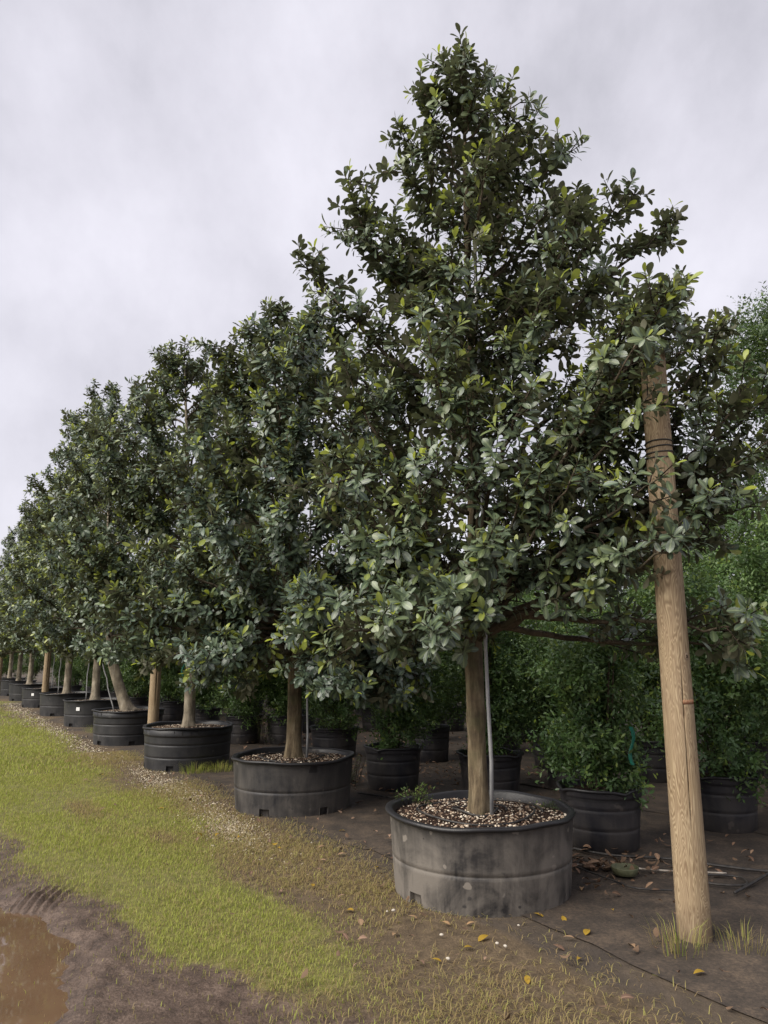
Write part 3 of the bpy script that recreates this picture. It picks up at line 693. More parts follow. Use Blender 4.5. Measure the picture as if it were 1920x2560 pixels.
tub(ROW[3], tub_meshes('B', 0.60, 0.66, 0.60, 4, 700), M['tub_black'], 'black ribbed tub holding the leaning fig past the second timber pole', 0.9)
farmesh = tub_meshes('A', 0.58, 0.69, 0.62, 5, 500)
def add_tag(t, ang_, z, H=0.58):
    r_ = 0.62 + (0.69 - 0.035 - 0.62) * (z / H) ** 0.9 + 0.009; mb = MB(); w_ = 0.085 / r_ / 2; n = 4
    V = []
    for k in range(n + 1):
        a = ang_ - w_ + 2 * w_ * k / n
        for zz in (z, z + 0.075):
            for dr in (0, 0.003): V.append(((r_ + dr) * math.cos(a), (r_ + dr) * math.sin(a), zz))
    F = []
    for k in range(n):
        a = k * 4; b_ = a + 4
        F += [(a + 1, b_ + 1, b_ + 3, a + 3), (a, a + 2, b_ + 2, b_), (a, b_, b_ + 1, a + 1), (a + 2, a + 3, b_ + 3, b_ + 2)]
    F += [(0, 1, 3, 2), (4 * n, 4 * n + 2, 4 * n + 3, 4 * n + 1)]
    mb.add(V, F); add('paper_tag', mb.mesh('paper_tag', False), M['tag'], t)
far_tub_l = ['black tub with a white paper tag, next past the leaning fig', 'black tub beside the third timber pole, between the two tagged tubs', 'black tub with a white paper tag, just past the third timber pole']
for i in range(4, 10):
    t = tub(ROW[i], farmesh, M['tub_black'], far_tub_l[i - 4] if i < 7 else 'distant black plastic tub near the far end of the fig row', 0.55 + 0.37 * i, 'large tubs of the fig row' if i < 7 else 'distant tubs at the far end of the row')
    if i in (4, 6):
        view = math.atan2(-ROW[i][1], -ROW[i][0]); add_tag(t, view - 0.55 - (0.55 + 0.37 * i), 0.36)
# nursery pots of the shrubs
def pot_meshes(H, Rr, Rb, seed):
    g = np.random.default_rng(seed); ph = g.uniform(0, 6.28, 3)
    rr = lambda z: Rb + (Rr - .02 - Rb) * (z / H)
    def w(i, a): return 0.005 * math.sin(2 * a + ph[0]), 0
    prof = [(rr(0) - .01, 0), (rr(.01), .012)]
    for gz in (0.36, 0.68):
        z = gz * H; prof += [(rr(z - .03), z - .03), (rr(z - .01), z - .010), (rr(z) - .005, z), (rr(z) + .001, z + .006), (rr(z + .03), z + .03)]
    prof += [(rr(H * .82), H * .82), (rr(H * .85), H * .85), (rr(H * .86) + .008, H * .86), (rr(H * .89) + .009, H * .89), (rr(H) + .008, H - .02)]
    body = MB(); V, F = lathe(prof, 40, w); body.add(V, F)
    def w2(i, a):     # four pinched pouring lips / hand grips
        q = math.exp(-((((a * 4 / (2 * math.pi)) + ph[1]) % 1 - 0.5) / 0.10) ** 2)
        return 0.004 * math.sin(3 * a) + 0.014 * q, -0.022 * q
    rim = MB(); V, F = lathe([(rr(H) + .004, H - .024), (Rr + .004, H - .016), (Rr + .006, H), (Rr - .01, H + .006), (Rr - .024, H), (Rr - .028, H - .09)], 40, w2); rim.add(V, F)
    soil = MB(); V, F = [], []
    rs = [0.0001, Rr * .3, Rr * .6, Rr - .02]
    for i, r_ in enumerate(rs):
        for k in range(28):
            a = 2 * math.pi * k / 28; V.append((r_ * math.cos(a), r_ * math.sin(a), H - .06 + .02 * (1 - r_ / Rr) + 0.012 * mnoise.noise(Vector((r_ * math.cos(a) * 12, r_ * math.sin(a) * 12, seed)))))
    for i in range(len(rs) - 1):
        for k in range(28): F.append((i * 28 + k, i * 28 + (k + 1) % 28, (i + 1) * 28 + (k + 1) % 28, (i + 1) * 28 + k))
    soil.add(V, F)
    out = [body.mesh('body'), rim.mesh('rim'), soil.mesh('potting_mix')]
    for me_, mt in zip(out, (M['pot_black'], M['rim'], M['soil'])): me_.materials.append(mt)
    return out
POTS = [pot_meshes(0.50, 0.36, 0.30, 21), pot_meshes(0.46, 0.40, 0.33, 22), pot_meshes(0.52, 0.33, 0.28, 23)]
def nursery_pot(x, y, v, label, group, rz=0, s=1.0):
    t = empty('nursery_pot', (x, y, 0), rz); t.scale = (s, s, s)
    for nm, me_ in zip(('body', 'rim', 'potting_mix'), POTS[v]): add(nm, me_, None, t)
    tag(t, label, 'plant pot', group); return t

# ------------------------------------------------------------------ shrubs and background trees
def foliage_cloud(seed, blobs, clumps, twigs_per, K, size, young, tmpl=LEAF_LO, spread=0.16, shell=0.55, young_top=True):
    """leafy sprigs in clumps through a set of ellipsoid lobes (centre, radii)"""
    g = np.random.default_rng(seed); vol = np.array([r[0] * r[1] * r[2] for c, r in blobs]) ** (2 / 3); vol = vol / vol.sum()
    which = g.choice(len(blobs), clumps, p=vol)
    d = norm_rows(g.normal(0, 1, (clumps, 3))); rr = shell + (1 - shell) * g.random(clumps) ** 0.6
    C_ = np.array([blobs[i][0] for i in which]); Rd = np.array([blobs[i][1] for i in which])
    cen = C_ + d * Rd * rr[:, None]
    tone = g.uniform(-0.38, 0.38, clumps)
    n = clumps * twigs_per
    cc = np.repeat(cen, twigs_per, 0); dd = np.repeat(d, twigs_per, 0)
    off = g.normal(0, spread, (n, 3)); tips = cc + off
    dirs = norm_rows(dd * 0.7 + norm_rows(off) * 0.6 + np.array([[0, 0, 0.35]]) + g.normal(0, 0.35, (n, 3)))
    Mx, P, rnd, yng = twig_leaves(g, tips, dirs, g.uniform(0.10, 0.22, n) * size / 0.035 * 0.9, K, size, young, 35, 80, 0.0, 0.08, 0.4)
    rnd = np.clip(0.5 * rnd + 0.25 + np.repeat(tone, twigs_per * K), 0, 1)
    keep = g.random(len(P)) > 0.12
    return Mx[keep], P[keep], rnd[keep], yng[keep]
def stem_set(seed, n, top, spread, r0, z0=0.42):
    g = np.random.default_rng(seed); out = []
    for k in range(n):
        mb = MB(); a = g.uniform(0, 6.28); b0 = np.array([math.cos(a) * .06 * (n > 1), math.sin(a) * .06 * (n > 1), z0]); rr = spread * g.uniform(.3, 1)
        e_ = np.array([math.cos(a) * rr, math.sin(a) * rr, top * g.uniform(.7, 1)]); c_ = (b0 + e_) / 2 + np.array([*g.normal(0, .1, 2), .2])
        P = bez(b0, c_, e_, 9); mb.tube(P, np.linspace(r0, r0 * .25, 9), 6); me_ = mb.mesh('stem'); me_.materials.append(M['branch_bark']); out.append(me_)
    return out
SHRUB = []
def shrub_variant(seed, H, Rm, clumps, nst):
    g = np.random.default_rng(seed); blobs = []
    for k in range(9):
        z = 0.72 + (H - 0.97) * k / 8; a = g.uniform(0, 6.28); r_ = Rm * (0.45 if k in (0, 8) else g.uniform(.55, .85)); off = Rm * g.uniform(.1, .45)
        blobs.append(((math.cos(a) * off, math.sin(a) * off, z), (r_, r_, max(.28, H * .16))))
    fo = foliage_cloud(seed, blobs, clumps, 6, 9, 0.055, 0.20, spread=0.08, shell=0.55)
    fm = leaf_mesh('foliage', LEAF_LO, *fo); fm.materials.append(M['shrub_leaf'])
    sm = stem_set(seed, nst, H * .85, Rm * .5, 0.016); SHRUB.append((fm, sm))
shrub_variant(71, 2.15, 0.62, 300, 7); shrub_variant(72, 2.75, 0.72, 380, 6); shrub_variant(73, 3.25, 0.85, 460, 5); shrub_variant(74, 2.45, 0.75, 360, 8)
def shrub(x, y, v, label, group, rz=0, s=1.0, sz=1.0):
    t = empty('shrub', (x, y, 0), rz); t.scale = (s, s, s * sz); fm, sm = SHRUB[v]
    tag(add('foliage', fm, None, t), kind='stuff')
    for s1 in sm: add('stem', s1, None, t)
    tag(t, label, 'shrub', group); return t
near_sh = [  # x, y, pot kind, shrub kind, scale, phrase
    (1.86, 6.72, 0, 0, 0.97, 'right behind the dusty grey tub'), (0.11, 9.52, 0, 1, 0.95, 'between the two nearest large tubs'), (1.27, 9.25, 1, 1, 1.0, 'hidden partly by the trunk of the largest fig'),
    (3.20, 7.42, 0, 3, 1.0, 'across the path from the nearest timber pole'), (2.30, 9.50, 2, 3, 0.95, 'in the second line behind the dusty grey tub'), (3.50, 10.05, 2, 1, 1.0, 'in the third line behind the nearest timber pole'),
    (-0.80, 12.40, 1, 3, 0.9, 'behind the worn black tub with drain slots'), (-1.83, 14.20, 0, 0, 1.0, 'with bright weeds beside it, behind the worn tub'), (-2.60, 14.25, 0, 3, 0.95, 'just behind the ribbed tub before the second pole'),
    (0.70, 11.85, 2, 1, 1.0, 'in the line behind the pot between the large tubs'), (2.45, 11.10, 2, 2, 1.0, 'at the far end of the gap behind the dusty tub'), (4.85, 10.55, 1, 2, 0.95, 'in the far corner past the nearest timber pole'),
    (4.55, 8.45, 1, 2, 1.0, 'beneath the fine-leaved tree past the nearest pole')]
rr_ = random.Random(5)
for (x, y, pv, sv, s, ph) in near_sh:
    rz = rr_.uniform(0, 6.28)
    nursery_pot(x, y, pv, 'black nursery pot standing ' + ph, 'nursery pots of the shrubs', rz)
    shrub(x, y, sv, 'small-leaved green shrub ' + ph, 'potted shrubs behind the figs', rz, s, 1.0)
used = [(a[0], a[1]) for a in near_sh] + ROW
def free(x, y, d): return all((x - a) ** 2 + (y - b) ** 2 > d * d for a, b in used)
for (t0, sa, sb, step, kinds, which) in ((-1.75, 11.5, 30, 2.5, (0, 3), 'the row closest to the far figs'), (-3.2, 10.5, 30, 2.3, (1, 3), 'the second row behind the far figs'), (-4.7, 5.5, 28, 2.1, (1, 2), 'the third row behind the figs'), (-6.4, -0.8, 22, 1.9, (2, 1), 'the fourth row behind the figs'), (-7.9, -2.0, 16, 2.2, (2, 2), 'the rear row before the bushy trees')):
    s = sa
    while s < sb:
        x, y = xy(s + rr_.uniform(-.25, .25), t0 + rr_.uniform(-.25, .25)); s += step
        if not free(x, y, 1.25): continue
        used.append((x, y)); rz = rr_.uniform(0, 6.28)
        nursery_pot(x, y, rr_.choice((0, 1, 2)), 'black nursery pot of a shrub in ' + which, 'pots in ' + which, rz)
        shrub(x, y, rr_.choice(kinds), 'dense green potted shrub in ' + which, 'shrubs in ' + which, rz, rr_.uniform(.92, 1.1), rr_.uniform(.95, 1.12))
for k, (s_, t_) in enumerate([(37, 0.4), (38.5, -1.6), (40, 1.2), (41, -0.6), (42.5, 2.4), (43, -3.4), (44, 0.2)]):
    x, y = xy(s_, t_); shrub(x, y, 2, 'big green bush closing off the far end of the fig row', 'bushes at the far end of the row', k, 1.35, 0.9)
BG = []
def bg_variant(seed, H, zb, Rm, clumps, lobes, size=0.05, r0=0.07, K=9, tw=10):
    g = np.random.default_rng(seed); blobs = []; mb = MB()
    top = np.array([g.normal(0, .15), g.normal(0, .15), H * .88]); tp = bez(np.zeros(3), np.array([g.normal(0, .25), g.normal(0, .25), H * .5]), top, 14)
    mb.tube(tp, np.linspace(r0, r0 * .15, 14), 9)
    lm = []
    for k in range(lobes):
        f = (k + .5) / lobes; z = zb + (H - zb - .4) * f; a = k * 2.4 + g.normal(0, .3); rr = Rm * (1 - .55 * f) * g.uniform(.45, .85)
        c = np.array([math.cos(a) * rr, math.sin(a) * rr, z]); blobs.append((tuple(c), (Rm * g.uniform(.34, .5), Rm * g.uniform(.34, .5), Rm * g.uniform(.26, .40))))
        i0 = int(np.clip((z - rr * .8) / H * 14, 2, 12)); P = bez(tp[i0], (tp[i0] + c) / 2 + np.array([0, 0, -.08]), c, 8); lb = MB(); lb.tube(P, np.linspace(r0 * .4, .006, 8), 5); lm.append(lb.mesh('branch')); lm[-1].materials.append(M['branch_bark'])
    blobs.append(((top[0], top[1], H - .45), (Rm * .3, Rm * .3, .45)))
    fm = leaf_mesh('crown', LEAF_LO, *foliage_cloud(seed, blobs, clumps, tw, K, size, 0.15, spread=0.17, shell=0.3)); fm.materials.append(M['tree_leaf'])
    tm = mb.mesh('trunk'); tm.materials.append(M['branch_bark']); BG.append((fm, tm, lm))
bg_variant(81, 8.2, 3.0, 2.1, 780, 22, 0.070); bg_variant(82, 4.8, 1.2, 1.6, 500, 16, 0.056); bg_variant(83, 5.4, 1.4, 1.7, 500, 16, 0.058)
def bg_tree(x, y, v, label, group=None, rz=0, s=1.0):
    t = empty('leafy_tree', (x, y, 0), rz); t.scale = (s, s, s); fm, tm, lm = BG[v]
    tag(add('crown', fm, None, t), kind='stuff'); tr = add('trunk', tm, None, t); 
    for b1 in lm: add('branch', b1, None, tr)
    tag(t, label, 'tree', group); return t
bg_tree(7.2, 12.9, 0, 'tall fine-leaved tree rising above the shrubs past the nearest timber pole', None, 0.4)
bg_tree(9.6, 14.6, 0, 'second tall fine-leaved tree, set back behind the first', None, 2.3, 0.98)
bg_tree(6.2, 10.4, 2, 'loose light green tree behind the pot in the far corner', None, 1.0, 0.80)
bg_tree(5.9, 13.6, 1, 'small bushy tree between the shrub rows and the tall tree', None, 1.7, 1.0)
for k, (s, t0, v, sc_) in enumerate([(5.5, -9.6, 1, .85), (8.0, -9.9, 2, .75), (10.6, -9.5, 1, .85), (13.2, -10, 2, .8), (16, -9.6, 1, .9), (19, -10, 2, .85), (22.5, -9.7, 1, .9), (26, -10, 2, .85), (30, -9.6, 1, .95), (34, -8.5, 2, .9), (38, -6.5, 1, .95), (40, -3.0, 2, .95), (43, 0.5, 1, 1.0), (46, 4, 2, 1.0), (45, -6, 1, 1.0), (50, 8, 2, 1.1), (36, -4.6, 2, .8), (2.0, -11.5, 2, .9)]):
    x, y = xy(s, t0); bg_tree(x, y, v, 'bushy tree in the line closing off the shrub rows', 'trees closing off the shrub rows', k * 1.1, sc_)

# ------------------------------------------------------------------ timber poles
def pole_mesh(H, r0, r1, seed, crack=None):
    g = np.random.default_rng(seed); seg = 150 if crack and len(crack) > 1 else 48; mb = MB(); zs = np.linspace(0, H, int(H / 0.05)); V, F = [], []; ph = g.uniform(0, 6.28, 6)
    for z in zs:
        r = r0 + (r1 - r0) * z / H
        for k in range(seg):
            a = 2 * math.pi * k / seg; q = 0.012 * math.sin(2 * a + z * .8 + ph[0]) + 0.008 * math.sin(3 * a - z * 1.7 + ph[1]) + 0.006 * math.sin(5 * a + z * 3.1 + ph[2])
            rr = r * (1 + q)
            if crack:
                for (ac, z0, z1, sl) in crack:
                    d = (a - (ac + sl * (z - z0)) + math.pi) % (2 * math.pi) - math.pi
                    if z0 < z < z1 and abs(d) < 0.030: rr -= 0.022 * math.sin(math.pi * (z - z0) / (z1 - z0)) ** 0.5
            V.append((rr * math.cos(a), rr * math.sin(a), z))
    n = len(zs)
    for i in range(n - 1):
        for k in range(seg): F.append((i * seg + k, i * seg + (k + 1) % seg, (i + 1) * seg + (k + 1) % seg, (i + 1) * seg + k))
    F.append(tuple((n - 1) * seg + k for k in range(seg)))
    mb.add(V, F); return mb.mesh('post')
POLE = [(1.78, 4.62), (-3.98, 13.20), (-9.72, 21.80), (-15.45, 30.40)]
pl = ['round timber pole with a red stripe and a long crack, beside the dusty grey tub', 'round timber pole between the ribbed tub and the leaning fig', 'timber pole in the row between the two tagged tubs', 'far timber pole near the end of the fig row']
for i, (x, y) in enumerate(POLE):
    t = empty('timber_pole', (x, y, -0.06)); tag(t, pl[i], 'pole', 'timber poles along the fig row')
    va = math.atan2(-y, -x)      # towards the road where the cracks face
    add('post', pole_mesh(3.62 + 0.05 * i, 0.094, 0.080, 90 + i, [(va + 0.30, 0.70, 1.62, 0.10), (va - 0.5, 1.9, 2.9, 0.05)] if i == 0 else [(va + .2, .8, 2.0, .05)]), M['pole'], t)
    if i == 0:
        _ph = np.random.default_rng(90).uniform(0, 6.28, 6)
        def post_r(a, z): return (0.094 - 0.014 * z / 3.62) * (1 + 0.012 * math.sin(2 * a + z * .8 + _ph[0]) + 0.008 * math.sin(3 * a - z * 1.7 + _ph[1]) + 0.006 * math.sin(5 * a + z * 3.1 + _ph[2]))
        def arc(name, a0, a1, z, h, mat, n=26):
            V, F = [], []
            for k in range(n + 1):
                a = a0 + (a1 - a0) * k / n; hh = h * (0.75 + 0.4 * math.sin(k * 1.9) ** 2)
                for zz, dr in ((z, 0), (z + hh, 0), (z + hh, .0018), (z, .0018)): r = post_r(a, zz) - .001; V.append(((r + dr) * math.cos(a), (r + dr) * math.sin(a), zz))
            for k in range(n):
                for q in range(4): F.append((k * 4 + q, (k + 1) * 4 + q, (k + 1) * 4 + (q + 1) % 4, k * 4 + (q + 1) % 4))
            mb = MB(); mb.add(V, F); return add(name, mb.mesh(name), mat, t)
        arc('paint_stripe', va + 0.33, va + 1.45, 1.370, 0.026, M['red'])
        a_ = va + 0.86; kn = MB(); c0 = np.array([math.cos(a_), math.sin(a_), 0]); tg = np.array([-math.sin(a_), math.cos(a_), 0])
        V = [tuple(c0 * 0.0895 + np.array([0, 0, 1.65]) + (tg * math.cos(q) * .018 + np.array([0, 0, 1]) * math.sin(q) * .026)) for q in np.linspace(0, 6.28, 14, endpoint=False)] + [tuple(c0 * 0.0930 + np.array([0, 0, 1.65]) + (tg * math.cos(q) * .008 + np.array([0, 0, 1]) * math.sin(q) * .011)) for q in np.linspace(0, 6.28, 14, endpoint=False)]
        kn.add(V, [(k, (k + 1) % 14, 14 + (k + 1) % 14, 14 + k) for k in range(14)])
        kno = add('knot', kn.mesh('knot'), M['knot_wood'], t)
        hl = MB(); hl.add(V[14:] + [tuple(c0 * 0.084 + np.array([0, 0, 1.65]))], [(k, (k + 1) % 14, 14) for k in range(14)]); add('hole', hl.mesh('hole'), M['knot'], kno)
        for k in range(4):
            z = 2.90 + 0.034 * k; P = [(0.0855 * math.cos(q), 0.0855 * math.sin(q), z + 0.006 * math.sin(q + k)) for q in np.linspace(0, 2 * math.pi, 40)]
            mb = MB(); mb.tube(P, 0.0048, 5); add('wire_wrap', mb.mesh('wire_wrap'), M['tube'], t)

# ------------------------------------------------------------------ stakes, ties, drip rings
def tube_obj(name, pts, r, mat, label, cat, group=None, sides=7):
    pts = np.asarray(pts, float); o0 = pts[0].copy(); mb = MB(); mb.tube(pts - o0, r, sides); o = add(name, mb.mesh(name), mat, None, tuple(o0)); tag(o, label, cat, group); return o
def stake(base, top, label, r=0.0125):
    P = np.linspace(np.array(base), np.array(top), 12); P[1:-1] += np.random.default_rng(3).normal(0, .004, (10, 3)); return tube_obj('support_stake', P, r, M['conduit'], label, 'stake', 'grey conduit stakes', 8)
stake((ROW[0][0] + .068, ROW[0][1] - .125, .44), (ROW[0][0] + .055, ROW[0][1] - .095, 5.0), 'long grey conduit stake tied to the largest fig trunk', 0.014)
stake((ROW[1][0] + .15, ROW[1][1] - .03, .44), (ROW[1][0] + .14, ROW[1][1] - .03, 3.6), 'grey conduit stake beside the trunk in the worn black tub')
stake((ROW[3][0] - .22, ROW[3][1] - .12, .5), (ROW[3][0] - .78, ROW[3][1] - .10, 2.3), 'grey stake leaning along the slanted fig trunk')
stake((ROW[4][0] - .19, ROW[4][1] - .05, .48), (ROW[4][0] - .19, ROW[4][1] - .05, 2.9), 'grey stake beside the straight fig in the tagged tub')
stake((ROW[5][0] - .22, ROW[5][1] - .05, .48), (ROW[5][0] - .2, ROW[5][1] - .05, 2.9), 'grey stake in the tub beside the third timber pole')
stake((ROW[6][0] + .22, ROW[6][1] - .05, .48), (ROW[6][0] + .22, ROW[6][1] - .05, 2.9), 'grey stake in the tagged tub past the third timber pole')
def tie(x, y, z, r, label):
    mb = MB(); g = np.random.default_rng(int(z * 100))
    q = np.linspace(0, 2 * math.pi, 30); P = np.stack([r * np.cos(q), r * 1.25 * np.sin(q) - .03, .012 * np.sin(q * 2)], 1); mb.tube(P, .006, 5); P[:, 2] += .016 * np.cos(q); mb.tube(P, .005, 5)
    mb.tube([(r * .7, -r, 0), (r * .8, -r - .03, -.04), (r * .75, -r - .02, -.10)], .004, 4)
    tag(add('plant_tie', mb.mesh('plant_tie'), M['tape'], None, (x, y, z)), label, 'tie', 'green plant ties')
tie(ROW[0][0] + .01, ROW[0][1] - .02, 2.28, .075, 'green tape tying the largest fig to its stake')
def tape(x, y, z, ln, label):
    mb = MB(); n = 8; V = []
    for k in range(n):
        zz = -ln * k / (n - 1); o_ = .02 * math.sin(k * .9); V += [(-.014 + o_, .004 * math.cos(k), zz), (.014 + o_, -.004 * math.cos(k), zz), (.014 + o_, -.004 * math.cos(k) + .0015, zz), (-.014 + o_, .004 * math.cos(k) + .0015, zz)]
    F = [(k * 4 + q, (k + 1) * 4 + q, (k + 1) * 4 + (q + 1) % 4, k * 4 + (q + 1) % 4) for k in range(n - 1) for q in range(4)]
    mb.add(V, F); tag(add('hanging_tape', mb.mesh('hanging_tape'), M['tape'], None, (x, y, z)), label, 'tape', 'green tapes')
tape(ROW[2][0] - .10, ROW[2][1] - .08, 1.55, .26, 'strip of green tape hanging by the grey trunk before the second pole')
tape(2.02, 6.28, 1.02, .30, 'green tape hanging from the shrub behind the dusty tub')
g = np.random.default_rng(9)
def drip(x, y, z, r, turns, label):
    q = np.linspace(0, 2 * math.pi * turns, int(44 * turns)); rr = r + 0.035 * np.sin(q * .5 + 1) + .015 * np.sin(q * 3)
    P = np.stack([x + rr * np.cos(q), y + rr * np.sin(q) * .95, z + .01 * np.sin(q * 2.3) + .012 - 0.03 * (rr / .67) ** 2 + .006], 1); tube_obj('drip_tube', P, .0075, M['tube'], label, 'tube', 'black drip tubes', 6)
drip(ROW[0][0], ROW[0][1], .500, .16, 1.3, 'small black drip ring close round the largest fig trunk')
drip(ROW[0][0], ROW[0][1], .502, .42, 1.05, 'wide black drip ring lying on the soil of the dusty grey tub')
drip(ROW[1][0], ROW[1][1], .500, .36, 1.7, 'black drip ring on the soil of the worn black tub')
def hose(name, pts, r, mat, label, group='tubes lying on the ground'):
    P = []; pts = [np.array(p, float) for p in pts]; n = 10
    for i in range(len(pts) - 1):
        p0 = pts[max(0, i - 1)]; p1 = pts[i]; p2 = pts[i + 1]; p3 = pts[min(len(pts) - 1, i + 2)]
        for k in range(n):
            t = k / n; P.append(0.5 * ((2 * p1) + (-p0 + p2) * t + (2 * p0 - 5 * p1 + 4 * p2 - p3) * t * t + (-p0 + 3 * p1 - 3 * p2 + p3) * t ** 3))
    P.append(pts[-1]); return tube_obj(name, P, r, mat, label, 'tube', group, 6)
z0 = .034
hose('irrigation_hose', [(1.22, 6.9, z0), (1.75, 6.33, z0), (2.2, 6.18, z0 + .004), (2.7, 5.9, z0), (3.4, 5.62, z0), (4.3, 5.1, z0)], .011, M['tube'], 'black hose running past the front of the pot behind the dusty tub')
hose('irrigation_hose', [(2.35, 5.35, z0), (2.9, 5.9, z0), (3.35, 6.5, z0), (4.4, 7.5, z0)], .010, M['tube'], 'black hose heading off towards the pot across the path')
hose('irrigation_hose', [(1.30, 6.65, z0), (1.42, 6.05, z0), (1.62, 5.62, z0), (1.72, 5.45, z0), (1.95, 5.40, z0)], .006, M['tube'], 'thin black drip line curling round the small olive dish')
hose('irrigation_pipe', [(1.28, 6.05, z0), (1.7, 5.98, z0), (2.1, 5.86, z0), (2.5, 5.80, z0)], .007, M['pale_tube'], 'thin pale pipe on the ground by the nearest timber pole')
hose('irrigation_hose', [(2.15, 5.72, z0), (2.28, 5.55, z0), (2.5, 5.52, z0), (2.55, 5.7, z0), (2.36, 5.76, z0), (2.2, 5.66, z0)], .008, M['tube'], 'loop of black tube coiled on the ground past the nearest timber pole')
hose('irrigation_hose', [(-.3, 9.0, z0), (.25, 8.55, z0), (.55, 7.95, z0), (1.05, 7.4, z0)], .011, M['tube'], 'black hose on the dead leaves between the two nearest large tubs')
# small olive dish
dm = MB(); V, F = lathe([(0.0001, .006), (.060, .006), (.078, .012), (.090, .052), (.096, .056), (.099, .050), (.086, .006), (.07, 0)], 32); dm.add(V, F)
tag(add('shallow_dish', dm.mesh('shallow_dish'), M['dish'], None, (1.76, 5.80, .026)), 'small olive plastic dish on the ground by the dusty tub', 'dish')

# ------------------------------------------------------------------ ground cover: grass, litter, gravel, weeds
def ground_z(x, y): return height(x, y)
def scatter(n, sampler, mask):
    x, y = sampler(n); k = rng.random(n) < mask(x, y); return x[k], y[k]
def grass_mesh(x, y, hgt, wid, brown, seed, lean=0.55):
    g = np.random.default_rng(seed); n = len(x); a = g.uniform(0, 6.28, n); ln = np.abs(g.normal(lean, .3, n)); h = hgt * g.uniform(.55, 1.25, n); w = wid * g.uniform(.7, 1.3, n)
    d = np.stack([np.cos(a), np.sin(a), np.zeros(n)], 1); sd = np.stack([-np.sin(a), np.cos(a), np.zeros(n)], 1)
    p = np.stack([x, y, ground_z(x, y) - .004], 1); z = np.array([[0, 0, 1.0]])
    m_ = p + d * (h * ln * .30)[:, None] + z * (h * .62)[:, None]; t_ = p + d * (h * ln * .95)[:, None] + z * (h * (1 - .25 * ln))[:, None]
    V = np.stack([p - sd * w[:, None] / 2, p + sd * w[:, None] / 2, m_ + sd * w[:, None] * .38, m_ - sd * w[:, None] * .38, t_], 1)
    F = np.array([(0, 1, 2), (0, 2, 3), (3, 2, 4)])[None] + (np.arange(n) * 5)[:, None, None]
    r_ = np.clip(.5 + .33 * vnoise(x * .8, y * .8) + g.normal(0, .2, n), 0, 1); C = np.stack([np.repeat(r_, 5), np.repeat(brown, 5), np.zeros(n * 5)], 1)
    me = make_mesh('grass', V.reshape(-1, 3), F.reshape(-1, 3)); set_attr(me, 'lf', C); me.materials.append(M['grass']); return me
def band(s0, s1, t0, t1): return lambda n: xy(rng.uniform(s0, s1, n), rng.uniform(t0, t1, n))
def gmask(x, y):
    g_, m_, _ = zones(x, y); pn = sstep(vnoise(x * 2.3 + 4, y * 2.3), -0.7, 0.35); return np.clip(g_ * (.35 + .65 * pn) + .03 * m_, 0, 1)
parts = []
for (s0, s1, t0, t1, n, hg, wd, sd) in ((-2.6, 2.5, .6, 3.2, 105000, .031, .0033, 1), (2.5, 7, .6, 4.6, 95000, .034, .0042, 2), (7, 15, .7, 6.5, 60000, .048, .0080, 3), (15, 40, .8, 12, 60000, .055, .016, 4)):
    x, y = scatter(n, band(s0, s1, t0, t1), gmask)
    parts.append((x, y, np.full(len(x), hg) * (1 + .25 * vnoise(x, y)), np.full(len(x), wd)))
x, y, hg, wd = (np.concatenate([p[k] for p in parts]) for k in range(4))
g_, m_, _ = zones(x, y)
brown = np.clip((rng.random(len(x)) < (.12 + .55 * (1 - g_))) * rng.uniform(.4, 1, len(x)), 0, 1)
o = add('grass', grass_mesh(x, y, hg, wd, brown, 5)); tag(o, 'short patchy green grass of the lawn beside the tubs', 'grass', kind='stuff')
print('grass blades', len(x))
# dry thatch along the tubs
x, y = scatter(110000, band(-2.8, 9, -.05, 2.0), lambda x, y: sstep(st(x, y)[1], .05, .7) * (1 - .8 * zones(x, y)[0]) * (1 - zones(x, y)[1]) * sstep(vnoise(x * 1.3, y * 1.3 + 7), -.8, .4) * (1 - .75 * sstep(-st(x, y)[0], .2, 1.0) * (1 - sstep(st(x, y)[1], .7, 1.2))))
o = add('dry_grass', grass_mesh(x, y, np.full(len(x), .040), np.full(len(x), .0042), np.clip(rng.normal(.8, .25, len(x)), 0, 1), 6, 1.5)); tag(o, 'flattened dry brown grass along the foot of the tubs', 'grass', kind='stuff')
# weeds and taller grass by pole and tubs
def tuft(cx, cy, n, rad, hgt, seed, label, brown_p=.3):
    g = np.random.default_rng(seed); a = g.uniform(0, 6.28, n); r_ = rad * np.sqrt(g.random(n)); x = cx + r_ * np.cos(a); y = cy + r_ * np.sin(a)
    me = grass_mesh(x, y, np.full(n, hgt), np.full(n, .004), (g.random(n) < brown_p) * g.uniform(.5, 1, n), seed, .5); tag(add('grass_tuft', me), label, 'grass tuft', 'grass tufts')
tuft(1.62, 4.45, 80, .15, .15, 31, 'tuft of long pale grass at the near side of the timber pole foot', .75)
tuft(1.98, 4.50, 70, .16, .12, 32, 'grass tuft on the far side of the timber pole foot', .7)
tuft(-2.62, 10.75, 260, .22, .16, 33, 'tuft of grass against the foot of the ribbed tub', .2)
tuft(-2.30, 10.85, 220, .20, .13, 34, 'second grass tuft along the ribbed tub foot', .3)
tuft(-5.9, 16.4, 500, .5, .14, 35, 'clump of bright grass before the tub with the white tag', .1)
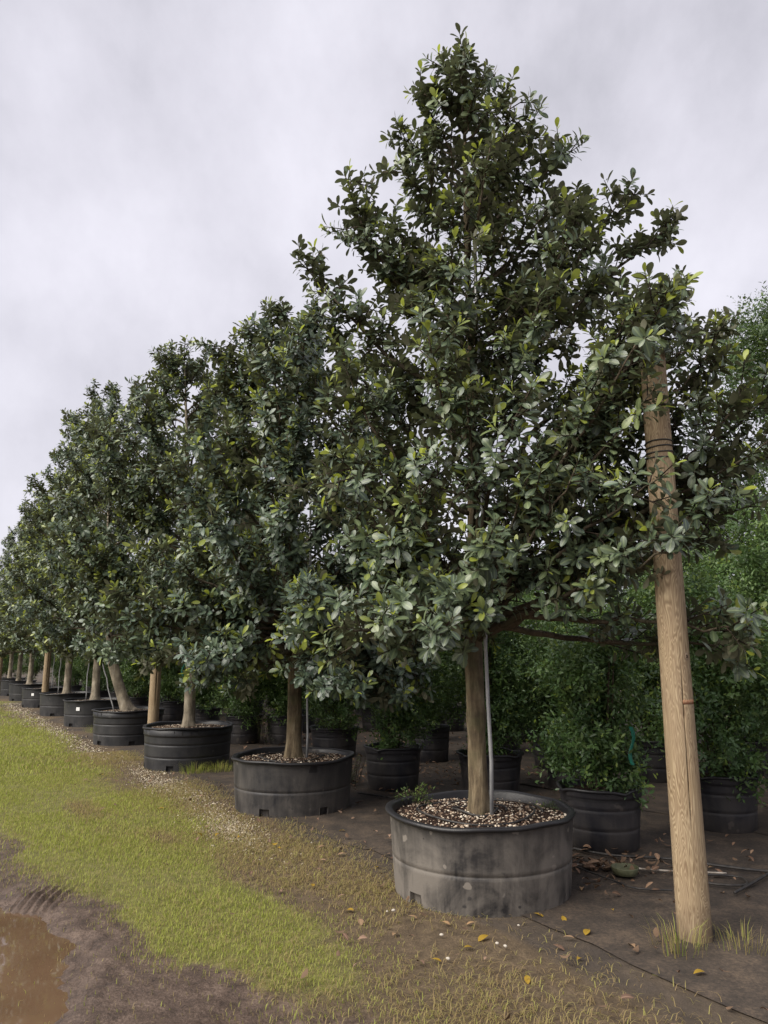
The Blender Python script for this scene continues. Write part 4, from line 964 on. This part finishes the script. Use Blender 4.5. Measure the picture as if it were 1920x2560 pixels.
def weed(cx, cy, z, n, rad, seed, size, label, hgt=.14):
    g = np.random.default_rng(seed); a = g.uniform(0, 6.28, n); r_ = rad * np.sqrt(g.random(n)); t = empty('weed', (cx, cy, z)); mb = MB()
    tips = np.stack([r_ * np.cos(a), r_ * np.sin(a), hgt * g.uniform(.4, 1.1, n)], 1)
    for p in tips: mb.tube([(p[0] * .6, p[1] * .6, -.01), (p[0] * .8, p[1] * .8, p[2] * .6), tuple(p)], .0022, 3)
    add('stem', mb.mesh('stem'), M['shrub_leaf' if False else 'twig'], t)
    lv = leaf_mesh('foliage', LEAF_LO, *twig_leaves(g, tips, np.tile(np.array([[0, 0, 1.0]]), (n, 1)) + g.normal(0, .3, (n, 3)), np.full(n, hgt * .5), 7, size, .5, 40, 90, .1)); lv.materials.append(M['tree_leaf']); tag(add('foliage', lv, None, t), kind='stuff')
    tag(t, label, 'weed', 'small weeds')
weed(ROW[0][0] - .45, ROW[0][1] + .38, .47, 34, .16, 41, .030, 'leafy weed in the dusty grey tub at the back of the soil')
weed(ROW[0][0] + .52, ROW[0][1] + .22, .47, 22, .12, 45, .022, 'low weed at the soil edge of the dusty grey tub', .06)
weed(-.42, 9.75, 0.02, 60, .22, 42, .026, 'bushy weed on the ground beside the pot between the large tubs', .30)
weed(-2.2, 13.9, 0.02, 30, .15, 43, .05, 'bright green weed among the pots behind the worn tub', .55)
weed(-.75, 11.95, .42, 30, .30, 44, .045, 'yellow-green sprouts in the pot behind the worn black tub', .30)
# brown leaf litter
def litter(name, x, y, z, size, seed, label, yl=0.0):
    g = np.random.default_rng(seed); n = len(x); a = g.uniform(0, 6.28, n); tl = g.normal(0, .35, (n, 2))
    y_ = np.stack([np.cos(a), np.sin(a), tl[:, 0]], 1); y_ = norm_rows(y_); up = np.stack([g.normal(0, .3, n), g.normal(0, .3, n), np.where(g.random(n) < .5, 1.0, -1.0)], 1)
    z_ = norm_rows(up - y_ * (up * y_).sum(1)[:, None]); x_v = np.cross(y_, z_); L = size * g.uniform(.5, 1.2, n)
    Mx = np.stack([x_v * L[:, None], y_ * L[:, None], z_ * (L * g.uniform(.6, 3, n))[:, None]], 2); P = np.stack([x, y, z + g.uniform(.006, .03, n)], 1)
    me = leaf_mesh(name, LEAF_MD, Mx, P, g.random(n), (g.random(n) < yl) * 1.0); me.materials.append(M['litter']); o = add(name, me); tag(o, label, 'leaf litter', kind='stuff')
x, y = scatter(9000, band(-1.5, 16, -6.5, -.5), lambda x, y: sstep(vnoise(x * 1.1 + 2, y * 1.1), -.1, .7) * .9 + .06)
litter('leaf_litter', x, y, .030, .075, 51, 'brown dead leaves strewn between the shrub pots')
x, y = scatter(1100, band(-2.2, 8, -.4, 1.8), lambda x, y: .25 * (1 - zones(x, y)[1]) * (1 - .7 * zones(x, y)[0]))
litter('leaf_litter', x, y, .020, .060, 52, 'scattered dry leaves on the dirt in front of the tubs', .08)
g = np.random.default_rng(60); n = 60; litter('leaf_litter', 1.66 + g.normal(0, .13, n), 5.98 + g.normal(0, .06, n), .03, .09, 53, 'heap of dry leaves behind the small olive dish')
# gravel by the worn tub, and along the row
def gravel(x, y, size, seed, label):
    g = np.random.default_rng(seed); P = np.stack([x, y, ground_z(x, y) + size * .25], 1); o = add('gravel', stones('gravel', g, P, size, M['gravel'])); tag(o, label, 'gravel', kind='stuff')
g = np.random.default_rng(61); n = 2600; s_ = g.normal(2.75, .55, n); t_ = g.normal(.86, .13, n) - .05 * (s_ - 2.7); x, y = xy(s_, t_); gravel(x, y, .011, 61, 'pale gravel spilled beside the worn black tub')
n = 2200; s_ = g.normal(5.2, 1.0, n); t_ = g.normal(.72, .14, n); x, y = xy(s_, t_); gravel(x, y, .012, 62, 'pale gravel patch before the ribbed tub')
n = 2400; s_ = g.uniform(8, 24, n); t_ = g.normal(.92, .16, n); x, y = xy(s_, t_); gravel(x, y, .020, 63, 'stony dirt strip along the far tubs')
# single yellow leaves and white pebbles one can count
lg = random.Random(12)
def curled_leaf(y_, r_):
    V, F, mid = LEAF_HI; V = V.copy(); V[:, 2] = V[:, 2] * 1.6 + 0.10 * V[:, 0] ** 2; me = make_mesh('fallen_leaf', V, F, True)
    set_attr(me, 'lf', np.stack([np.full(len(V), r_), np.full(len(V), y_), mid], 1)); me.materials.append(M['litter']); return me
YL = curled_leaf(1.0, .8); BL = curled_leaf(.12, .9)
spots_y = [(-.19, 5.05), (.44, 4.45), (.93, 5.0), (1.02, 4.28), (.25, 4.30), (-.05, 6.02), (-.86, 6.55), (1.2, 4.72), (-.36, 7.2), (1.56, 4.1), (.72, 4.1), (-1.5, 7.0), (.6, 4.63), (-2.3, 8.2), (1.1, 4.95), (-.5, 5.6)]
spots_b = [(1.15, 5.3), (.15, 4.95), (.35, 4.85), (.55, 4.84), (1.35, 5.45), (-.45, 6.2), (-.3, 6.4), (1.38, 4.45), (2.3, 5.4), (2.45, 6.0), (-.15, 4.9), (.05, 4.62), (-.55, 6.6), (1.02, 4.6), (1.95, 5.1), (2.9, 5.6)]
for P, me_, lab, grp in ((spots_y, YL, 'single yellow fallen leaf lying on the dark dirt', 'yellow fallen leaves'), (spots_b, BL, 'single tan dry leaf lying on the bare dirt', 'tan fallen leaves')):
    for (x, y) in P:
        o = bpy.data.objects.new('fallen_leaf', me_); col.objects.link(o); s = lg.uniform(.055, .085); o.scale = (s, s, s); o.rotation_euler = (lg.gauss(0, .12), lg.gauss(0, .12), lg.uniform(0, 6.28))
        o.location = (x, y, float(ground_z(np.array([x]), np.array([y]))[0]) + .022); tag(o, lab, 'fallen leaf', grp)
def pebble_mesh(seed):
    import bmesh
    g = random.Random(seed); bm = bmesh.new(); bmesh.ops.create_icosphere(bm, subdivisions=2, radius=1)
    for v in bm.verts: v.co *= 1 + .22 * mnoise.noise(v.co * 1.3 + Vector((seed, 0, 0))); v.co.z *= .62; v.co.y *= .8
    me = bpy.data.meshes.new('pebble'); bm.to_mesh(me); bm.free(); me.polygons.foreach_set('use_smooth', np.ones(len(me.polygons), bool)); me.materials.append(M['pebble']); return me
PB = [pebble_mesh(k) for k in range(3)]
for (x, y) in [(.02, 5.02), (.06, 5.04), (.33, 4.62), (.34, 4.30), (.80, 4.78), (.63, 4.5), (.67, 4.46), (-.62, 6.75)]:
    o = bpy.data.objects.new('pebble', lg.choice(PB)); col.objects.link(o); s = lg.uniform(.008, .014); o.scale = (s, s, s); o.rotation_euler = (0, 0, lg.uniform(0, 6.28)); o.location = (x, y, float(ground_z(np.array([x]), np.array([y]))[0]) + .022)
    tag(o, 'small white pebble on the dark dirt before the tubs', 'pebble', 'white pebbles')
tris = sum(sum(len(p.vertices) - 2 for p in me_.polygons) if len(me_.polygons) < 2000 else len(me_.polygons) * (len(me_.polygons[0].vertices) - 2) for me_ in bpy.data.meshes)
print('tris', tris, 'objects', len(bpy.data.objects))
